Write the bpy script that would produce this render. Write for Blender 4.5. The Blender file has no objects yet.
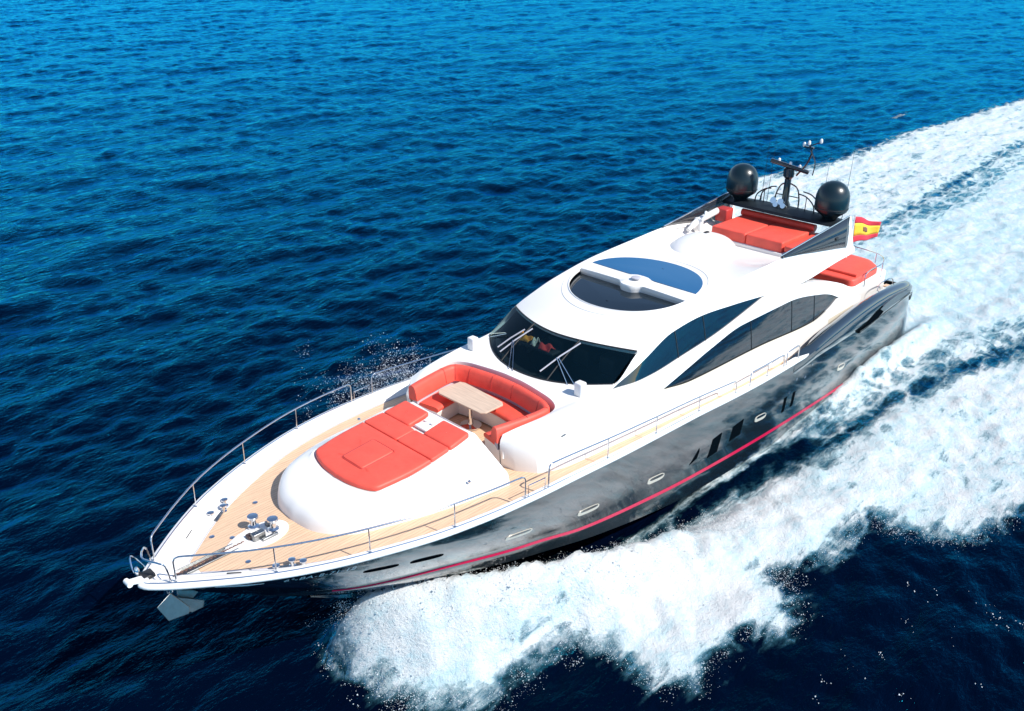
import bpy, bmesh, math, random
import numpy as np
from mathutils import Vector, Matrix
from mathutils.bvhtree import BVHTree

SC = bpy.context.scene
COL = SC.collection
R = math.radians
random.seed(7)
RNG = np.random.default_rng(11)

# ------------------------------------------------------------------ camera, sky, sun, exposure
cam_d = bpy.data.cameras.new('camera')
cam = bpy.data.objects.new('camera', cam_d)
COL.objects.link(cam)
cam_d.sensor_width = 36.0
cam_d.lens = 36.0 * 906.06 / 1024.0
cam_d.clip_start = 0.5
cam_d.clip_end = 20000
cr = Vector((-0.69749, 0.716595, 0.0))
cu = Vector((-0.338847, -0.329813, 0.881139))
cf = Vector((-0.63142, -0.614585, -0.472857))
cam.matrix_world = Matrix(((cr.x, cu.x, -cf.x, 35.8519), (cr.y, cu.y, -cf.y, 15.1030), (cr.z, cu.z, -cf.z, 17.7984), (0, 0, 0, 1)))
SC.camera = cam

SUN_DIR = Vector((-0.30, 0.95, 0.0)).normalized()
SUN_EL = 47
w = bpy.data.worlds.new('World')
SC.world = w
w.use_nodes = True
nt = w.node_tree
bg = nt.nodes['Background']
sky = nt.nodes.new('ShaderNodeTexSky')
sky.sky_type = 'NISHITA'
sky.sun_disc = False
sky.sun_elevation = R(SUN_EL)
sky.sun_rotation = math.atan2(SUN_DIR.x, SUN_DIR.y)
sky.air_density = 1.0
sky.dust_density = 0.1
sky.ozone_density = 3.0
nt.links.new(sky.outputs[0], bg.inputs[0])
bg.inputs[1].default_value = 0.13
sl = bpy.data.lights.new('sun', 'SUN')
sl.energy = 4.6
sl.angle = R(0.5)
sl.color = (1.0, 0.95, 0.88)
so = bpy.data.objects.new('sun', sl)
COL.objects.link(so)
sd = Vector((SUN_DIR.x * math.cos(R(SUN_EL)), SUN_DIR.y * math.cos(R(SUN_EL)), math.sin(R(SUN_EL))))
so.rotation_euler = sd.to_track_quat('Z', 'Y').to_euler()
so.location = (0, 0, 60)
SC.view_settings.view_transform = 'Standard'
SC.view_settings.look = 'None'
SC.view_settings.exposure = 0.42
SC.view_settings.gamma = 1.0
SC.view_settings.use_curve_mapping = False

# ------------------------------------------------------------------ helpers
def tag(o, label=None, cat=None, group=None, kind=None):
    if label: o['label'] = label
    if cat: o['category'] = cat
    if group: o['group'] = group
    if kind: o['kind'] = kind
    return o

def pchip(xs, ys):
    xs = np.asarray(xs, float); ys = np.asarray(ys, float)
    if xs[0] > xs[-1]: xs, ys = xs[::-1], ys[::-1]
    h = np.diff(xs); d = np.diff(ys) / h
    m = np.zeros_like(xs)
    for i in range(1, len(xs) - 1):
        if d[i-1] * d[i] > 0:
            w1 = 2*h[i] + h[i-1]; w2 = h[i] + 2*h[i-1]
            m[i] = (w1 + w2) / (w1 / d[i-1] + w2 / d[i])
    m[0] = d[0]; m[-1] = d[-1]
    def f(x):
        x = np.clip(np.asarray(x, float), xs[0], xs[-1])
        i = np.clip(np.searchsorted(xs, x) - 1, 0, len(xs) - 2)
        t = (x - xs[i]) / h[i]
        return (2*t**3 - 3*t**2 + 1)*ys[i] + (t**3 - 2*t**2 + t)*h[i]*m[i] + (-2*t**3 + 3*t**2)*ys[i+1] + (t**3 - t**2)*h[i]*m[i+1]
    return f

def smooth(a, b, x):
    t = np.clip((x - a) / (b - a), 0, 1)
    return t*t*(3 - 2*t)

def catmull(pts, n=8, closed=False):
    P = [np.array(p, float) for p in pts]
    out = []
    m = len(P)
    rng = range(m if closed else m - 1)
    for i in rng:
        p0 = P[(i-1) % m] if (closed or i > 0) else 2*P[0] - P[1]
        p1 = P[i]; p2 = P[(i+1) % m]
        p3 = P[(i+2) % m] if (closed or i + 2 < m) else 2*P[-1] - P[-2]
        for k in range(n):
            t = k / n
            out.append(0.5*((2*p1) + (-p0+p2)*t + (2*p0-5*p1+4*p2-p3)*t*t + (-p0+3*p1-3*p2+p3)*t**3))
    if not closed: out.append(P[-1])
    return out

class MB:
    """collects shapes for ONE mesh"""
    def __init__(self): self.v = []; self.f = []
    def add(self, vs, fs):
        o = len(self.v)
        self.v += [tuple(float(c) for c in p) for p in vs]
        self.f += [tuple(i + o for i in q) for q in fs]
        return self
    def grid(self, rows, close_u=False, close_v=False):
        n = len(rows); m = len(rows[0])
        vs = [p for r in rows for p in r]
        fs = []
        for i in range(n if close_v else n - 1):
            for j in range(m if close_u else m - 1):
                a = i*m + j; b = i*m + (j+1) % m; c = ((i+1) % n)*m + (j+1) % m; d = ((i+1) % n)*m + j
                fs.append((a, b, c, d))
        return self.add(vs, fs)
    def tube(self, pts, r, seg=8, closed=False, cap=True):
        P = [Vector(p) for p in pts]; n = len(P)
        rows = []
        up = None
        for i in range(n):
            a = P[(i-1) % n] if (closed or i > 0) else P[i]
            b = P[(i+1) % n] if (closed or i < n-1) else P[i]
            t = (b - a)
            t = t.normalized() if t.length > 1e-9 else Vector((0, 0, 1))
            if up is None:
                up = Vector((0, 0, 1)) if abs(t.z) < 0.9 else Vector((1, 0, 0))
            s = t.cross(up)
            if s.length < 1e-5: s = t.cross(Vector((0, 1, 0)))
            s.normalize(); up = s.cross(t).normalized()
            rr = r[i] if hasattr(r, '__len__') else r
            rows.append([P[i] + (s*math.cos(k*2*math.pi/seg) + up*math.sin(k*2*math.pi/seg))*rr for k in range(seg)])
        o = len(self.v)
        self.grid(rows, close_u=True, close_v=closed)
        if cap and not closed:
            self.f.append(tuple(o + k for k in reversed(range(seg))))
            self.f.append(tuple(o + (n-1)*seg + k for k in range(seg)))
        return self
    def box(self, c, s, rot=None, bev=0.0):
        c = Vector(c); hx, hy, hz = s[0]/2, s[1]/2, s[2]/2
        b = min(bev, hx*.9, hy*.9, hz*.9)
        if b <= 0:
            vs = [(x, y, z) for x in (-hx, hx) for y in (-hy, hy) for z in (-hz, hz)]
            fs = [(0,1,3,2),(4,6,7,5),(0,4,5,1),(2,3,7,6),(0,2,6,4),(1,5,7,3)]
        else:
            bm = bmesh.new(); bmesh.ops.create_cube(bm, size=1)
            for v in bm.verts: v.co = Vector((v.co.x*s[0], v.co.y*s[1], v.co.z*s[2]))
            bmesh.ops.bevel(bm, geom=bm.edges[:], offset=b, segments=3, profile=.5, affect='EDGES')
            bm.verts.index_update()
            vs = [v.co.copy() for v in bm.verts]; fs = [tuple(v.index for v in f.verts) for f in bm.faces]; bm.free()
        M = rot if rot is not None else Matrix.Identity(3)
        return self.add([M @ Vector(p) + c for p in vs], fs)
    def lathe(self, prof, c=(0, 0, 0), seg=24, rot=None, sx=1, sy=1):
        M = rot if rot is not None else Matrix.Identity(3); c = Vector(c)
        rows = [[M @ Vector((r*math.cos(k*2*math.pi/seg)*sx, r*math.sin(k*2*math.pi/seg)*sy, z)) + c for k in range(seg)] for r, z in prof]
        o = len(self.v); self.grid(rows, close_u=True)
        self.f.append(tuple(o + k for k in reversed(range(seg))))
        self.f.append(tuple(o + (len(prof)-1)*seg + k for k in range(seg)))
        return self
    def prism(self, poly, d):
        """poly: 3-D outline, d: extrusion vector"""
        n = len(poly); d = Vector(d)
        vs = [Vector(p) for p in poly] + [Vector(p) + d for p in poly]
        fs = [tuple(reversed(range(n))), tuple(range(n, 2*n))] + [(i, (i+1) % n, n + (i+1) % n, n + i) for i in range(n)]
        return self.add(vs, fs)
    def mirror(self):
        m = MB(); m.v = [(x, -y, z) for x, y, z in self.v]; m.f = [tuple(reversed(q)) for q in self.f]
        return m
    def join(self, o): return self.add(o.v, o.f)
    def build(self, name, mat, parent=None, sharp=35, fix=True, bevel=0):
        me = bpy.data.meshes.new(name)
        me.from_pydata(self.v, [], self.f)
        bm = bmesh.new(); bm.from_mesh(me)
        bmesh.ops.remove_doubles(bm, verts=bm.verts[:], dist=1e-5)
        bmesh.ops.dissolve_degenerate(bm, edges=bm.edges[:], dist=1e-6)
        if fix: bmesh.ops.recalc_face_normals(bm, faces=bm.faces[:])
        bm.to_mesh(me); bm.free()
        for p in me.polygons: p.use_smooth = True
        me.set_sharp_from_angle(angle=R(sharp))
        me.materials.append(mat)
        o = bpy.data.objects.new(name, me); COL.objects.link(o)
        if parent: o.parent = parent
        if bevel:
            b = o.modifiers.new('bevel', 'BEVEL'); b.width = bevel; b.segments = 3; b.limit_method = 'ANGLE'; b.angle_limit = R(40)
        return o

def solid(o, t, off=-1):
    m = o.modifiers.new('solid', 'SOLIDIFY'); m.thickness = t; m.offset = off; return o

# ------------------------------------------------------------------ materials
def mat(name, col, rough=.4, metal=0, coat=0, spec=.5, var=0, vscale=3, bump=0, bscale=20, sheen=0, rvar=0):
    m = bpy.data.materials.new(name); m.use_nodes = True
    n = m.node_tree.nodes; l = m.node_tree.links; b = n['Principled BSDF']
    b.inputs['Base Color'].default_value = (*col, 1)
    b.inputs['Roughness'].default_value = rough
    b.inputs['Metallic'].default_value = metal
    b.inputs['Coat Weight'].default_value = coat
    b.inputs['Coat Roughness'].default_value = .05
    b.inputs['Specular IOR Level'].default_value = spec
    if sheen: b.inputs['Sheen Weight'].default_value = sheen
    tc = n.new('ShaderNodeTexCoord')
    if var:
        t = n.new('ShaderNodeTexNoise'); t.inputs['Scale'].default_value = vscale; t.inputs['Detail'].default_value = 6
        l.new(tc.outputs['Object'], t.inputs['Vector'])
        r = n.new('ShaderNodeMapRange'); r.inputs[1].default_value = .3; r.inputs[2].default_value = .7
        r.inputs[3].default_value = 1 - var; r.inputs[4].default_value = 1 + var
        l.new(t.outputs['Fac'], r.inputs[0])
        mx = n.new('ShaderNodeVectorMath'); mx.operation = 'SCALE'; mx.inputs[0].default_value = col
        l.new(r.outputs[0], mx.inputs['Scale']); l.new(mx.outputs[0], b.inputs['Base Color'])
    if rvar:
        t = n.new('ShaderNodeTexNoise'); t.inputs['Scale'].default_value = 1.3; t.inputs['Detail'].default_value = 5
        l.new(tc.outputs['Object'], t.inputs['Vector'])
        r = n.new('ShaderNodeMapRange'); r.inputs[1].default_value = .3; r.inputs[2].default_value = .7
        r.inputs[3].default_value = rough; r.inputs[4].default_value = rough + rvar
        l.new(t.outputs['Fac'], r.inputs[0]); l.new(r.outputs[0], b.inputs['Roughness'])
    if bump:
        t = n.new('ShaderNodeTexNoise'); t.inputs['Scale'].default_value = bscale; t.inputs['Detail'].default_value = 4
        l.new(tc.outputs['Object'], t.inputs['Vector'])
        bp = n.new('ShaderNodeBump'); bp.inputs['Strength'].default_value = bump; bp.inputs['Distance'].default_value = .02
        l.new(t.outputs['Fac'], bp.inputs['Height']); l.new(bp.outputs[0], b.inputs['Normal'])
    return m

M_WHITE = mat('white_gelcoat', (.80, .775, .745), .28, coat=.25, var=.02, vscale=.8, rvar=.12)
M_WHITE2 = mat('white_nonslip', (.74, .735, .72), .5, var=.03, vscale=2, bump=.1, bscale=60)
M_BLACK = mat('black_hull_paint', (.010, .018, .023), .03, coat=1.0, spec=.8, rvar=.07)
M_BLACK2 = mat('black_moulding', (.012, .016, .02), .12, coat=.5, rvar=.15)
M_STRIPE = mat('crimson_stripe', (.50, .008, .055), .25, coat=.3)
M_RED = mat('red_vinyl', (.78, .09, .058), .55, var=.09, vscale=2.5, bump=.55, bscale=5)
M_REDDK = mat('red_vinyl_piping', (.45, .04, .035), .5)
M_GREY = mat('grey_trim_and_panel_shade', (.42, .42, .47), .6)  # grey of small fittings; on the backrest panel it is painted shade
M_CHROME = mat('polished_steel', (.72, .72, .73), .12, metal=1)
M_STEEL = mat('galvanised_steel', (.30, .31, .31), .4, metal=1, var=.1, vscale=9)
M_DARK = mat('dark_interior', (.03, .03, .035), .6)
M_RUBBER = mat('black_rubber', (.015, .015, .016), .5)
M_CREAM = mat('cream_panel', (.62, .56, .45), .45, var=.04)
M_LETTER = mat('white_lettering', (.8, .8, .8), .4)
M_DOME = mat('dark_dome_paint', (.004, .016, .022), .32, coat=.1)
M_ARCH = mat('black_arch_paint', (.008, .012, .016), .5, spec=.3)
M_MATTE = mat('black_matt', (.002, .004, .006), 1.0, spec=0)
M_PORT = mat('port_frame_painted_glow', (.66, .60, .50), .3, metal=.3)  # the bright glow of the ports is painted in as cream
M_PLASTIC = mat('white_plastic', (.75, .75, .74), .4)

def teak_mat(name, col, rot=False, lines=True):
    m = mat(name, col, .6)
    n = m.node_tree.nodes; l = m.node_tree.links; b = n['Principled BSDF']
    tc = n.new('ShaderNodeTexCoord')
    mp = n.new('ShaderNodeMapping'); mp.inputs['Scale'].default_value = (1.2, 14, 1) if not rot else (14, 1.2, 1)
    l.new(tc.outputs['Object'], mp.inputs[0])
    t = n.new('ShaderNodeTexNoise'); t.inputs['Scale'].default_value = 1.6; t.inputs['Detail'].default_value = 6
    l.new(mp.outputs[0], t.inputs['Vector'])
    r = n.new('ShaderNodeMapRange'); r.inputs[1].default_value = .25; r.inputs[2].default_value = .75; r.inputs[3].default_value = .82; r.inputs[4].default_value = 1.15
    l.new(t.outputs['Fac'], r.inputs[0])
    sep = n.new('ShaderNodeSeparateXYZ'); l.new(tc.outputs['Object'], sep.inputs[0])
    mu = n.new('ShaderNodeMath'); mu.operation = 'MULTIPLY'; mu.inputs[1].default_value = 1/.085
    l.new(sep.outputs['X' if rot else 'Y'], mu.inputs[0])
    fr = n.new('ShaderNodeMath'); fr.operation = 'FRACT'; l.new(mu.outputs[0], fr.inputs[0])
    gt = n.new('ShaderNodeMath'); gt.operation = 'GREATER_THAN'; gt.inputs[1].default_value = .92; l.new(fr.outputs[0], gt.inputs[0])
    k = n.new('ShaderNodeMath'); k.operation = 'MULTIPLY_ADD'; k.inputs[1].default_value = -.55 if lines else 0; k.inputs[2].default_value = 1
    l.new(gt.outputs[0], k.inputs[0])
    pr = n.new('ShaderNodeMath'); pr.operation = 'MULTIPLY'; l.new(r.outputs[0], pr.inputs[0]); l.new(k.outputs[0], pr.inputs[1])
    sc = n.new('ShaderNodeVectorMath'); sc.operation = 'SCALE'; sc.inputs[0].default_value = col
    l.new(pr.outputs[0], sc.inputs['Scale']); l.new(sc.outputs[0], b.inputs['Base Color'])
    return m
M_TEAK = teak_mat('teak_planks', (.68, .46, .30))
M_TABLE = teak_mat('bleached_table_wood', (.58, .44, .33), rot=True, lines=False)

def glass(name, col, transp, rough=.02, spec=.7):
    m = bpy.data.materials.new(name); m.use_nodes = True
    n = m.node_tree.nodes; l = m.node_tree.links; b = n['Principled BSDF']
    b.inputs['Base Color'].default_value = (*col, 1); b.inputs['Roughness'].default_value = rough
    b.inputs['Specular IOR Level'].default_value = spec
    if transp:
        tr = n.new('ShaderNodeBsdfTransparent'); tr.inputs[0].default_value = (.55, .72, .75, 1)
        mx = n.new('ShaderNodeMixShader'); mx.inputs[0].default_value = transp
        l.new(b.outputs[0], mx.inputs[1]); l.new(tr.outputs[0], mx.inputs[2])
        l.new(mx.outputs[0], n['Material Output'].inputs[0])
    return m
M_WINDOW = glass('dark_tinted_glass', (.006, .012, .018), 0, spec=1.0)
M_SCREEN = glass('windscreen_glass', (.001, .012, .022), .62, spec=.45)
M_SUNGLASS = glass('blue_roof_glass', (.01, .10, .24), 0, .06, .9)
M_WING = glass('tinted_wing_glass', (.03, .03, .035), .3)

# ------------------------------------------------------------------ the yacht's frame (trimmed bow-up, slightly heeled)
BM = Matrix(((0.99885116, -0.00153222, -0.04789584, 0), (0, 0.99948869, -0.0319744, 0), (0.04792034, 0.03193767, 0.99834044, 0.19966809), (0, 0, 0, 1)))
BMI = BM.inverted()
def boat_root(name, label, cat, group=None):
    o = bpy.data.objects.new(name, None); COL.objects.link(o); o.matrix_world = BM
    o.empty_display_size = .5
    return tag(o, label, cat, group)
Y = boat_root('motor_yacht', 'long white motor yacht with a glossy black hull and red sun cushions, under way', 'yacht')

# ------------------------------------------------------------------ hull curves (x forward, y port, z up)
SH_END = .1
SH = [(31.27,0,3.30),(31.22,.12,3.30),(31.1,.26,3.30),(30.84,.50,3.30),(30.4,.87,3.31),(29.61,1.47,3.32),(28.76,2.0,3.33),(27.38,2.62,3.33),(25.5,3.2,3.32),(24,3.43,3.29),(22.4,3.54,3.24),(20,3.57,3.09),(18.2,3.55,2.97),(16.2,3.52,2.84),(14,3.5,2.67),(12,3.47,2.56),(10.2,3.45,2.52),(8,3.43,2.5),(5,3.38,2.5),(2,3.3,2.5),(1,3.28,2.5),(.5,3.23,2.48),(0,3.1,2.45)]
ys = pchip([p[0] for p in SH], [p[1] for p in SH]); zs = pchip([p[0] for p in SH], [p[2] for p in SH])
def curve(pts):
    return (pts[0][0], pts[-1][0], pchip([p[0] for p in pts], [p[1] for p in pts]), pchip([p[0] for p in pts], [p[2] for p in pts]))
CSH = (31.27, .0, ys, zs)
STR = curve([(28.75,0,1.52),(28.3,.45,1.51),(27.7,.88,1.5),(26.95,1.36,1.47),(25,2.12,1.36),(22.6,2.86,1.2),(20.8,3.08,.88),(18.5,3.2,.6),(16,3.27,.36),(12.5,3.3,.12),(9.7,3.28,-.04),(4.6,3.2,-.25),(1,3.14,-.35),(-.4,3.02,-.4),(-1.0,2.85,-.42),(-1.3,2.62,-.42)])
CHI = curve([(27.5,0,.75),(26.9,.55,.78),(25.8,1.2,.76),(24,2.0,.66),(22,2.62,.5),(20,2.93,.2),(18,3.05,-.12),(16,3.1,-.4),(12,3.12,-.68),(8,3.1,-.85),(4,3.04,-.9),(1,3.0,-.92),(-.4,2.88,-.92),(-1.3,2.5,-.92)])
KEE = curve([(27.0,0,.42),(26,.01,-.15),(24.6,.02,-.85),(23,.02,-1.35),(20,.02,-1.75),(15,.02,-1.9),(8,.02,-1.9),(-1.3,.02,-1.8)])
NT = 90
TAU = np.linspace(0, 1, NT)**1.7
def sample(c, dz=0, dy=0):
    x = c[0] + (c[1] - c[0])*TAU
    return np.stack([x, c[2](x) + dy, c[3](x) + dz], 1)
A = sample(CSH, -.06); B0 = sample(STR); CH = sample(CHI); KE = sample(KEE)
sw = np.interp(B0[:, 0], [-.5, 18, 24, 27, 28.7], [.135, .12, .075, .04, .02])
A_B = B0.copy(); A_B[:, 2] += sw
rows = [A]
for a in (.12, .25, .4, .55, .7, .85):
    p = A*(1-a) + A_B*a
    aq = a**(1 + .85*smooth(20, 27, p[:, 0]))
    p[:, 1] = A[:, 1]*(1-aq) + A_B[:, 1]*aq
    fl = 0
    bl = (1 - smooth(14, 22, p[:, 0]))*.05*4*a*(1-a)
    p[:, 1] = np.maximum(p[:, 1] - fl + bl, 0)
    rows.append(p)
rows += [A_B, B0]
for a in (.35, .7):
    p = B0*(1-a) + CH*a; rows.append(p)
rows.append(CH)
ch2 = CH.copy(); ch2[:, 1] = np.maximum(ch2[:, 1] - .16, 0); ch2[:, 2] -= .01; rows.append(ch2)
for a in (.35, .7):
    rows.append(ch2*(1-a) + KE*a)
rows.append(KE)
hm = MB()
pr = [[tuple(p) for p in r] for r in rows]
hm.grid(pr)
hm.join(hm.mirror())
tr = [r[-1] for r in pr]
hm.add([tuple(p) for p in tr] + [(x, -y, z) for x, y, z in reversed(tr)], [tuple(range(2*len(tr)))])
hull = hm.build('hull', M_BLACK, Y, sharp=50)
hb = MB(); hb.grid(pr); _bm = bmesh.new(); _me = bpy.data.meshes.new('probe'); _me.from_pydata(hb.v, [], hb.f)
HT = BVHTree.FromPolygons([Vector(v) for v in hb.v], hb.f)
bpy.data.meshes.remove(_me); _bm.free()
def onhull(x, z):
    h = HT.ray_cast(Vector((x, 12, z)), Vector((0, -1, 0)))
    n = h[1]
    if n.y < 0: n = -n
    return h[0], n
# crimson stripe, 5 mm proud of the hull
ks = [i for i in range(NT) if 4.4 < B0[i, 0] < 27.6]
st = MB(); st.grid([[(p[0], p[1] + .006, p[2]) for p in A_B[ks]], [(p[0], p[1] + .007, p[2]) for p in B0[ks]]])
for s, mb in ((1, st), (-1, st.mirror())):
    mb.build('boot_stripe', M_STRIPE, Y)

# ------------------------------------------------------------------ gunwale, deck plate, teak
xs_ = CSH[0] + (CSH[1] - CSH[0])*TAU
P2 = np.stack([xs_, ys(xs_)], 1)
T2 = np.gradient(P2, axis=0); N2 = np.stack([T2[:, 1], -T2[:, 0]], 1); N2 /= np.linalg.norm(N2, axis=1)[:, None]; N2[0] = (1, 0)
mg = np.interp(xs_, [.3, 16, 22, 26.4, 27.7, 28.8, 30, 31.3], [.3, .3, .36, .42, .5, .57, .66, .7])
ZD = pchip([0, 8, 12, 16.7, 20, 22, 24, 27, 29, 31.3], [2.2, 2.24, 2.3, 2.58, 2.85, 2.97, 3.02, 3.05, 3.06, 3.07])
def off(d, z):
    q = P2 - N2*(d[:, None] if hasattr(d, '__len__') else d)
    q[:, 1] = np.maximum(q[:, 1], 0)
    return np.column_stack([q, z])
z = zs(xs_)
inner = off(mg, ZD(xs_))
prof = [off(0, z-.10), off(-.03, z-.085), off(-.045, z-.05), off(-.035, z-.01), off(-.01, z+.012), off(.17, z+.012), off(.2, z), inner]
center = inner.copy(); center[:, 1] = 0; center[:, 2] += .02
g = MB(); g.grid([[tuple(p) for p in r] for r in prof + [center]]); g.join(g.mirror())
g.build('gunwale_and_deck', M_WHITE, Y, sharp=45)
sel = [i for i in range(NT) if inner[i, 1] > .16 and 3.5 < inner[i, 0] < 30.25]
e1 = inner[sel].copy(); e1[:, 1] -= .03; e1[:, 2] += .009
e2 = center[sel].copy(); e2[:, 2] += .009
tk = MB(); tk.grid([[tuple(p) for p in e1], [tuple(p) for p in e2]]); tk.join(tk.mirror())
tk.build('teak_deck', M_TEAK, Y)
te = off(.06, z + .022)
te = [tuple(p) for p in te if p[0] > 9.9]
tr_m = MB(); tr_m.tube(te, .016, 6)
for mb in (tr_m, tr_m.mirror()): mb.build('toe_rail', M_CHROME, Y)
ge = inner[sel].copy(); ge[:, 2] += .012
gut = MB(); gut.tube([tuple(p) for p in ge], .012, 5)
for mb in (gut, gut.mirror()): mb.build('deck_gutter', M_GREY, Y)

# ------------------------------------------------------------------ foredeck trunk and sun pad
NB = 48
base_half = catmull([(23.0,2.46),(24,2.32),(25,2.12),(26,1.83),(26.9,1.5),(27.35,1.1),(27.62,.62),(27.70,0)], 6)
pad_half = catmull([(23.0,1.22),(23.5,1.27),(24.3,1.36),(25.2,1.38),(25.9,1.30),(26.22,1.18),(26.42,.62),(26.48,0)], 6)
def full(h): return [tuple(p) for p in h] + [(p[0], -p[1]) for p in reversed(h[:-1])]
BF = full(base_half); PF = full(pad_half)
zpad = lambda x: 3.68 + (26.4 - x)*.075
tm = []
for a, hgt in ((0,0),(.02,.25),(.05,.45),(.1,.6),(.18,.72),(.32,.82),(.55,.9),(.78,.96),(.9,1.0),(.93,1.03),(1.0,1.03),(1.03,.98)):
    row = []
    for i, (b, p) in enumerate(zip(BF, PF)):
        x = b[0]*(1-a) + p[0]*a; y = b[1]*(1-a) + p[1]*a
        zb = float(ZD(b[0])) - .02; zp = zpad(p[0])
        fr = float(smooth(23.5, 26.5, x))
        hh = hgt*fr + (1-fr)*(min(1.03, a*.72+.3*min(1, a/.06)))
        row.append((x, y, zb + (zp - zb)*hh))
    tm.append(row)
t = MB(); t.grid(tm)
cx = [(p[0], p[1]*.5, zpad(p[0]) - .01) for p in tm[-1]]
t.grid([tm[-1], cx]); cc = [(p[0], 0, zpad(p[0]) - .01) for p in tm[-1]]; t.grid([cx, cc])
ends = [r[0] for r in tm] + [r[-1] for r in reversed(tm)]
t.add(ends, [tuple(range(len(ends)))])
trunk = t.build('foredeck_trunk', M_WHITE, Y, sharp=60)

def cushion(name, outline, z0f, th, m, parent, r=.05, puff=.02):
    """padded slab with a rounded rim over a plan outline"""
    c = np.mean(np.array(outline), 0)
    def ins(d):
        P = np.array(outline); n = len(P); T = np.roll(P, -1, 0) - np.roll(P, 1, 0); Nn = np.stack([T[:, 1], -T[:, 0]], 1); Nn /= (np.linalg.norm(Nn, axis=1)[:, None] + 1e-9)
        if np.sum((P - c)*Nn) < 0: Nn = -Nn
        return P - Nn*d
    mb = MB(); rows = []
    for d, h in ((0, 0), (0, th - r), (r*.3, th - r*.3), (r, th)):
        rows.append([(p[0], p[1], z0f(p[0]) + h) for p in ins(d)])
    mb.grid(rows, close_u=True)
    last = np.array([(p[0], p[1]) for p in rows[-1]])
    for k in (.9, .75, .5, .25, .02):
        q = c + (last - c)*k
        rows2 = [(p[0], p[1], z0f(p[0]) + th + puff*min(1, (1 - k)*2.5)) for p in q]
        mb.grid([rows[-1], rows2], close_u=True); rows = rows + [rows2]
    return mb.build(name, m, parent, sharp=70)
def dense(poly, step=.12, rc=.06):
    out = []
    n = len(poly)
    for i in range(n):
        a = np.array(poly[i], float); b = np.array(poly[(i+1) % n], float); p = np.array(poly[i-1], float)
        da = (p - a)/np.linalg.norm(p - a); db = (b - a)/np.linalg.norm(b - a)
        for k in (0, .5, 1): out.append(tuple(a + da*rc*(1-k)**2 + db*rc*k**2))
        L = np.linalg.norm(b - a); m = max(1, int((L - 2*rc)/step))
        for k in range(1, m): out.append(tuple(a + (b-a)*(rc/L + (1-2*rc/L)*k/m)))
    return out
zp = lambda x: zpad(x) + .0
front = [(p[0], p[1]) for p in PF if p[0] > 24.75]
f_in = [(x - .05, y*.965) for x, y in front]
f_out = [(24.56, f_in[0][1])] + f_in + [(24.56, f_in[-1][1])]
pad1 = cushion('sunpad_cushion', dense(f_out, rc=.03), zp, .11, M_RED, Y)
hatch = cushion('hatch_cushion', dense([(25.92,-.39),(25.92,.39),(24.95,.41),(24.95,-.41)]), lambda x: zpad(x) + .125, .035, M_RED, pad1, r=.025, puff=.008)
pipe = MB(); pipe.tube([(x, y, zpad(x) + .128) for x, y in dense([(25.94,-.41),(25.94,.41),(24.93,.43),(24.93,-.43)], rc=.08)], .014, 6, closed=True)
pipe.build('piping', M_REDDK, pad1)
for s in (-1, 1):
    cushion('sunpad_cushion', dense([(24.55, .006*s), (24.55, 1.33*s), (23.94, 1.29*s), (23.94, .006*s)][::s]), zp, .112, M_RED, Y, r=.025, puff=.006)
    hr = cushion('headrest_cushion', dense([(23.92, .28*s), (23.92, 1.3*s), (23.22, 1.24*s), (23.22, .28*s)][::s]), lambda x: zpad(x) + (23.92 - x)*.08, .115, M_RED, Y, r=.04, puff=.008)
cs = MB(); cs.box((23.5, 0, zpad(23.5) + .03), (.56, .46, .07), bev=.03)
for y in (-.12, .12): cs.lathe([(.06, 0), (.06, .02), (.04, .02)], (23.45, y, zpad(23.5) + .09), 16)
cs.build('sunpad_console', M_WHITE, Y)
for (x, y) in ((26.95, 1.22), (25.3, 1.92), (24.1, 2.16)):
    for s in (1, -1):
        m = MB(); m.lathe([(.045, 0), (.045, .03), (.02, .05)], (x, y*s, zpad(x) - .42 + (27-x)*.01), 12); m.build('deck_light', M_CHROME, trunk)

# ------------------------------------------------------------------ settee, table, cockpit
path_h = catmull([(22.72,1.70),(22.2,1.80),(21.3,1.92),(20.93,1.86),(20.72,1.55),(20.6,1.0),(20.52,.4),(20.51,0)], 6)
path = np.array(full(path_h))
def pin(d, P=path):
    T = np.gradient(P, axis=0); Nn = np.stack([-T[:, 1], T[:, 0]], 1); Nn /= np.linalg.norm(Nn, axis=1)[:, None]
    c = np.array([21.8, 0])
    if np.sum((c - P)*Nn) < 0: Nn = -Nn
    return P + Nn*d
def sweep(mb, secs, P=path, lo=0, hi=None):
    rows = []
    for d, z_ in secs:
        q = pin(d, P)[lo:hi]
        rows.append([(a[0], a[1], z_) for a in q])
    mb.grid(rows)
    for i in (0, -1):
        r = [row[i] for row in rows]; mb.add(r, [tuple(range(len(r)))])
    return mb
sb = MB(); sweep(sb, [(0, 3.76), (-.01, 3.95), (.0, 4.12), (.03, 4.17), (.1, 4.19), (.17, 4.17), (.21, 4.1), (.25, 3.95), (.28, 3.76), (0, 3.76)])
settee = MB(); sweep(settee, [(.12, 3.0), (.12, 3.5), (.80, 3.5), (.83, 3.47), (.80, 3.3), (.74, 3.0)], lo=2, hi=-2)
seto = settee.build('settee', M_WHITE, Y)
sb.build('backrest_cushion', M_RED, seto, sharp=50)
bo_ = seto.children[0] if seto.children else seto
for k in (9, 17, 25, 37, 49, 57, 65, 73):
    if 0 <= k < len(path):
        q_s = [(pin(d)[k][0], pin(d)[k][1], z_ + .003) for d, z_ in ((.03, 4.172), (.1, 4.192), (.17, 4.172), (.212, 4.1), (.252, 3.95), (.282, 3.8))]
        sm_ = MB(); sm_.tube(q_s, .008, 6); sm_.build('seam', M_REDDK, seto)
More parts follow.
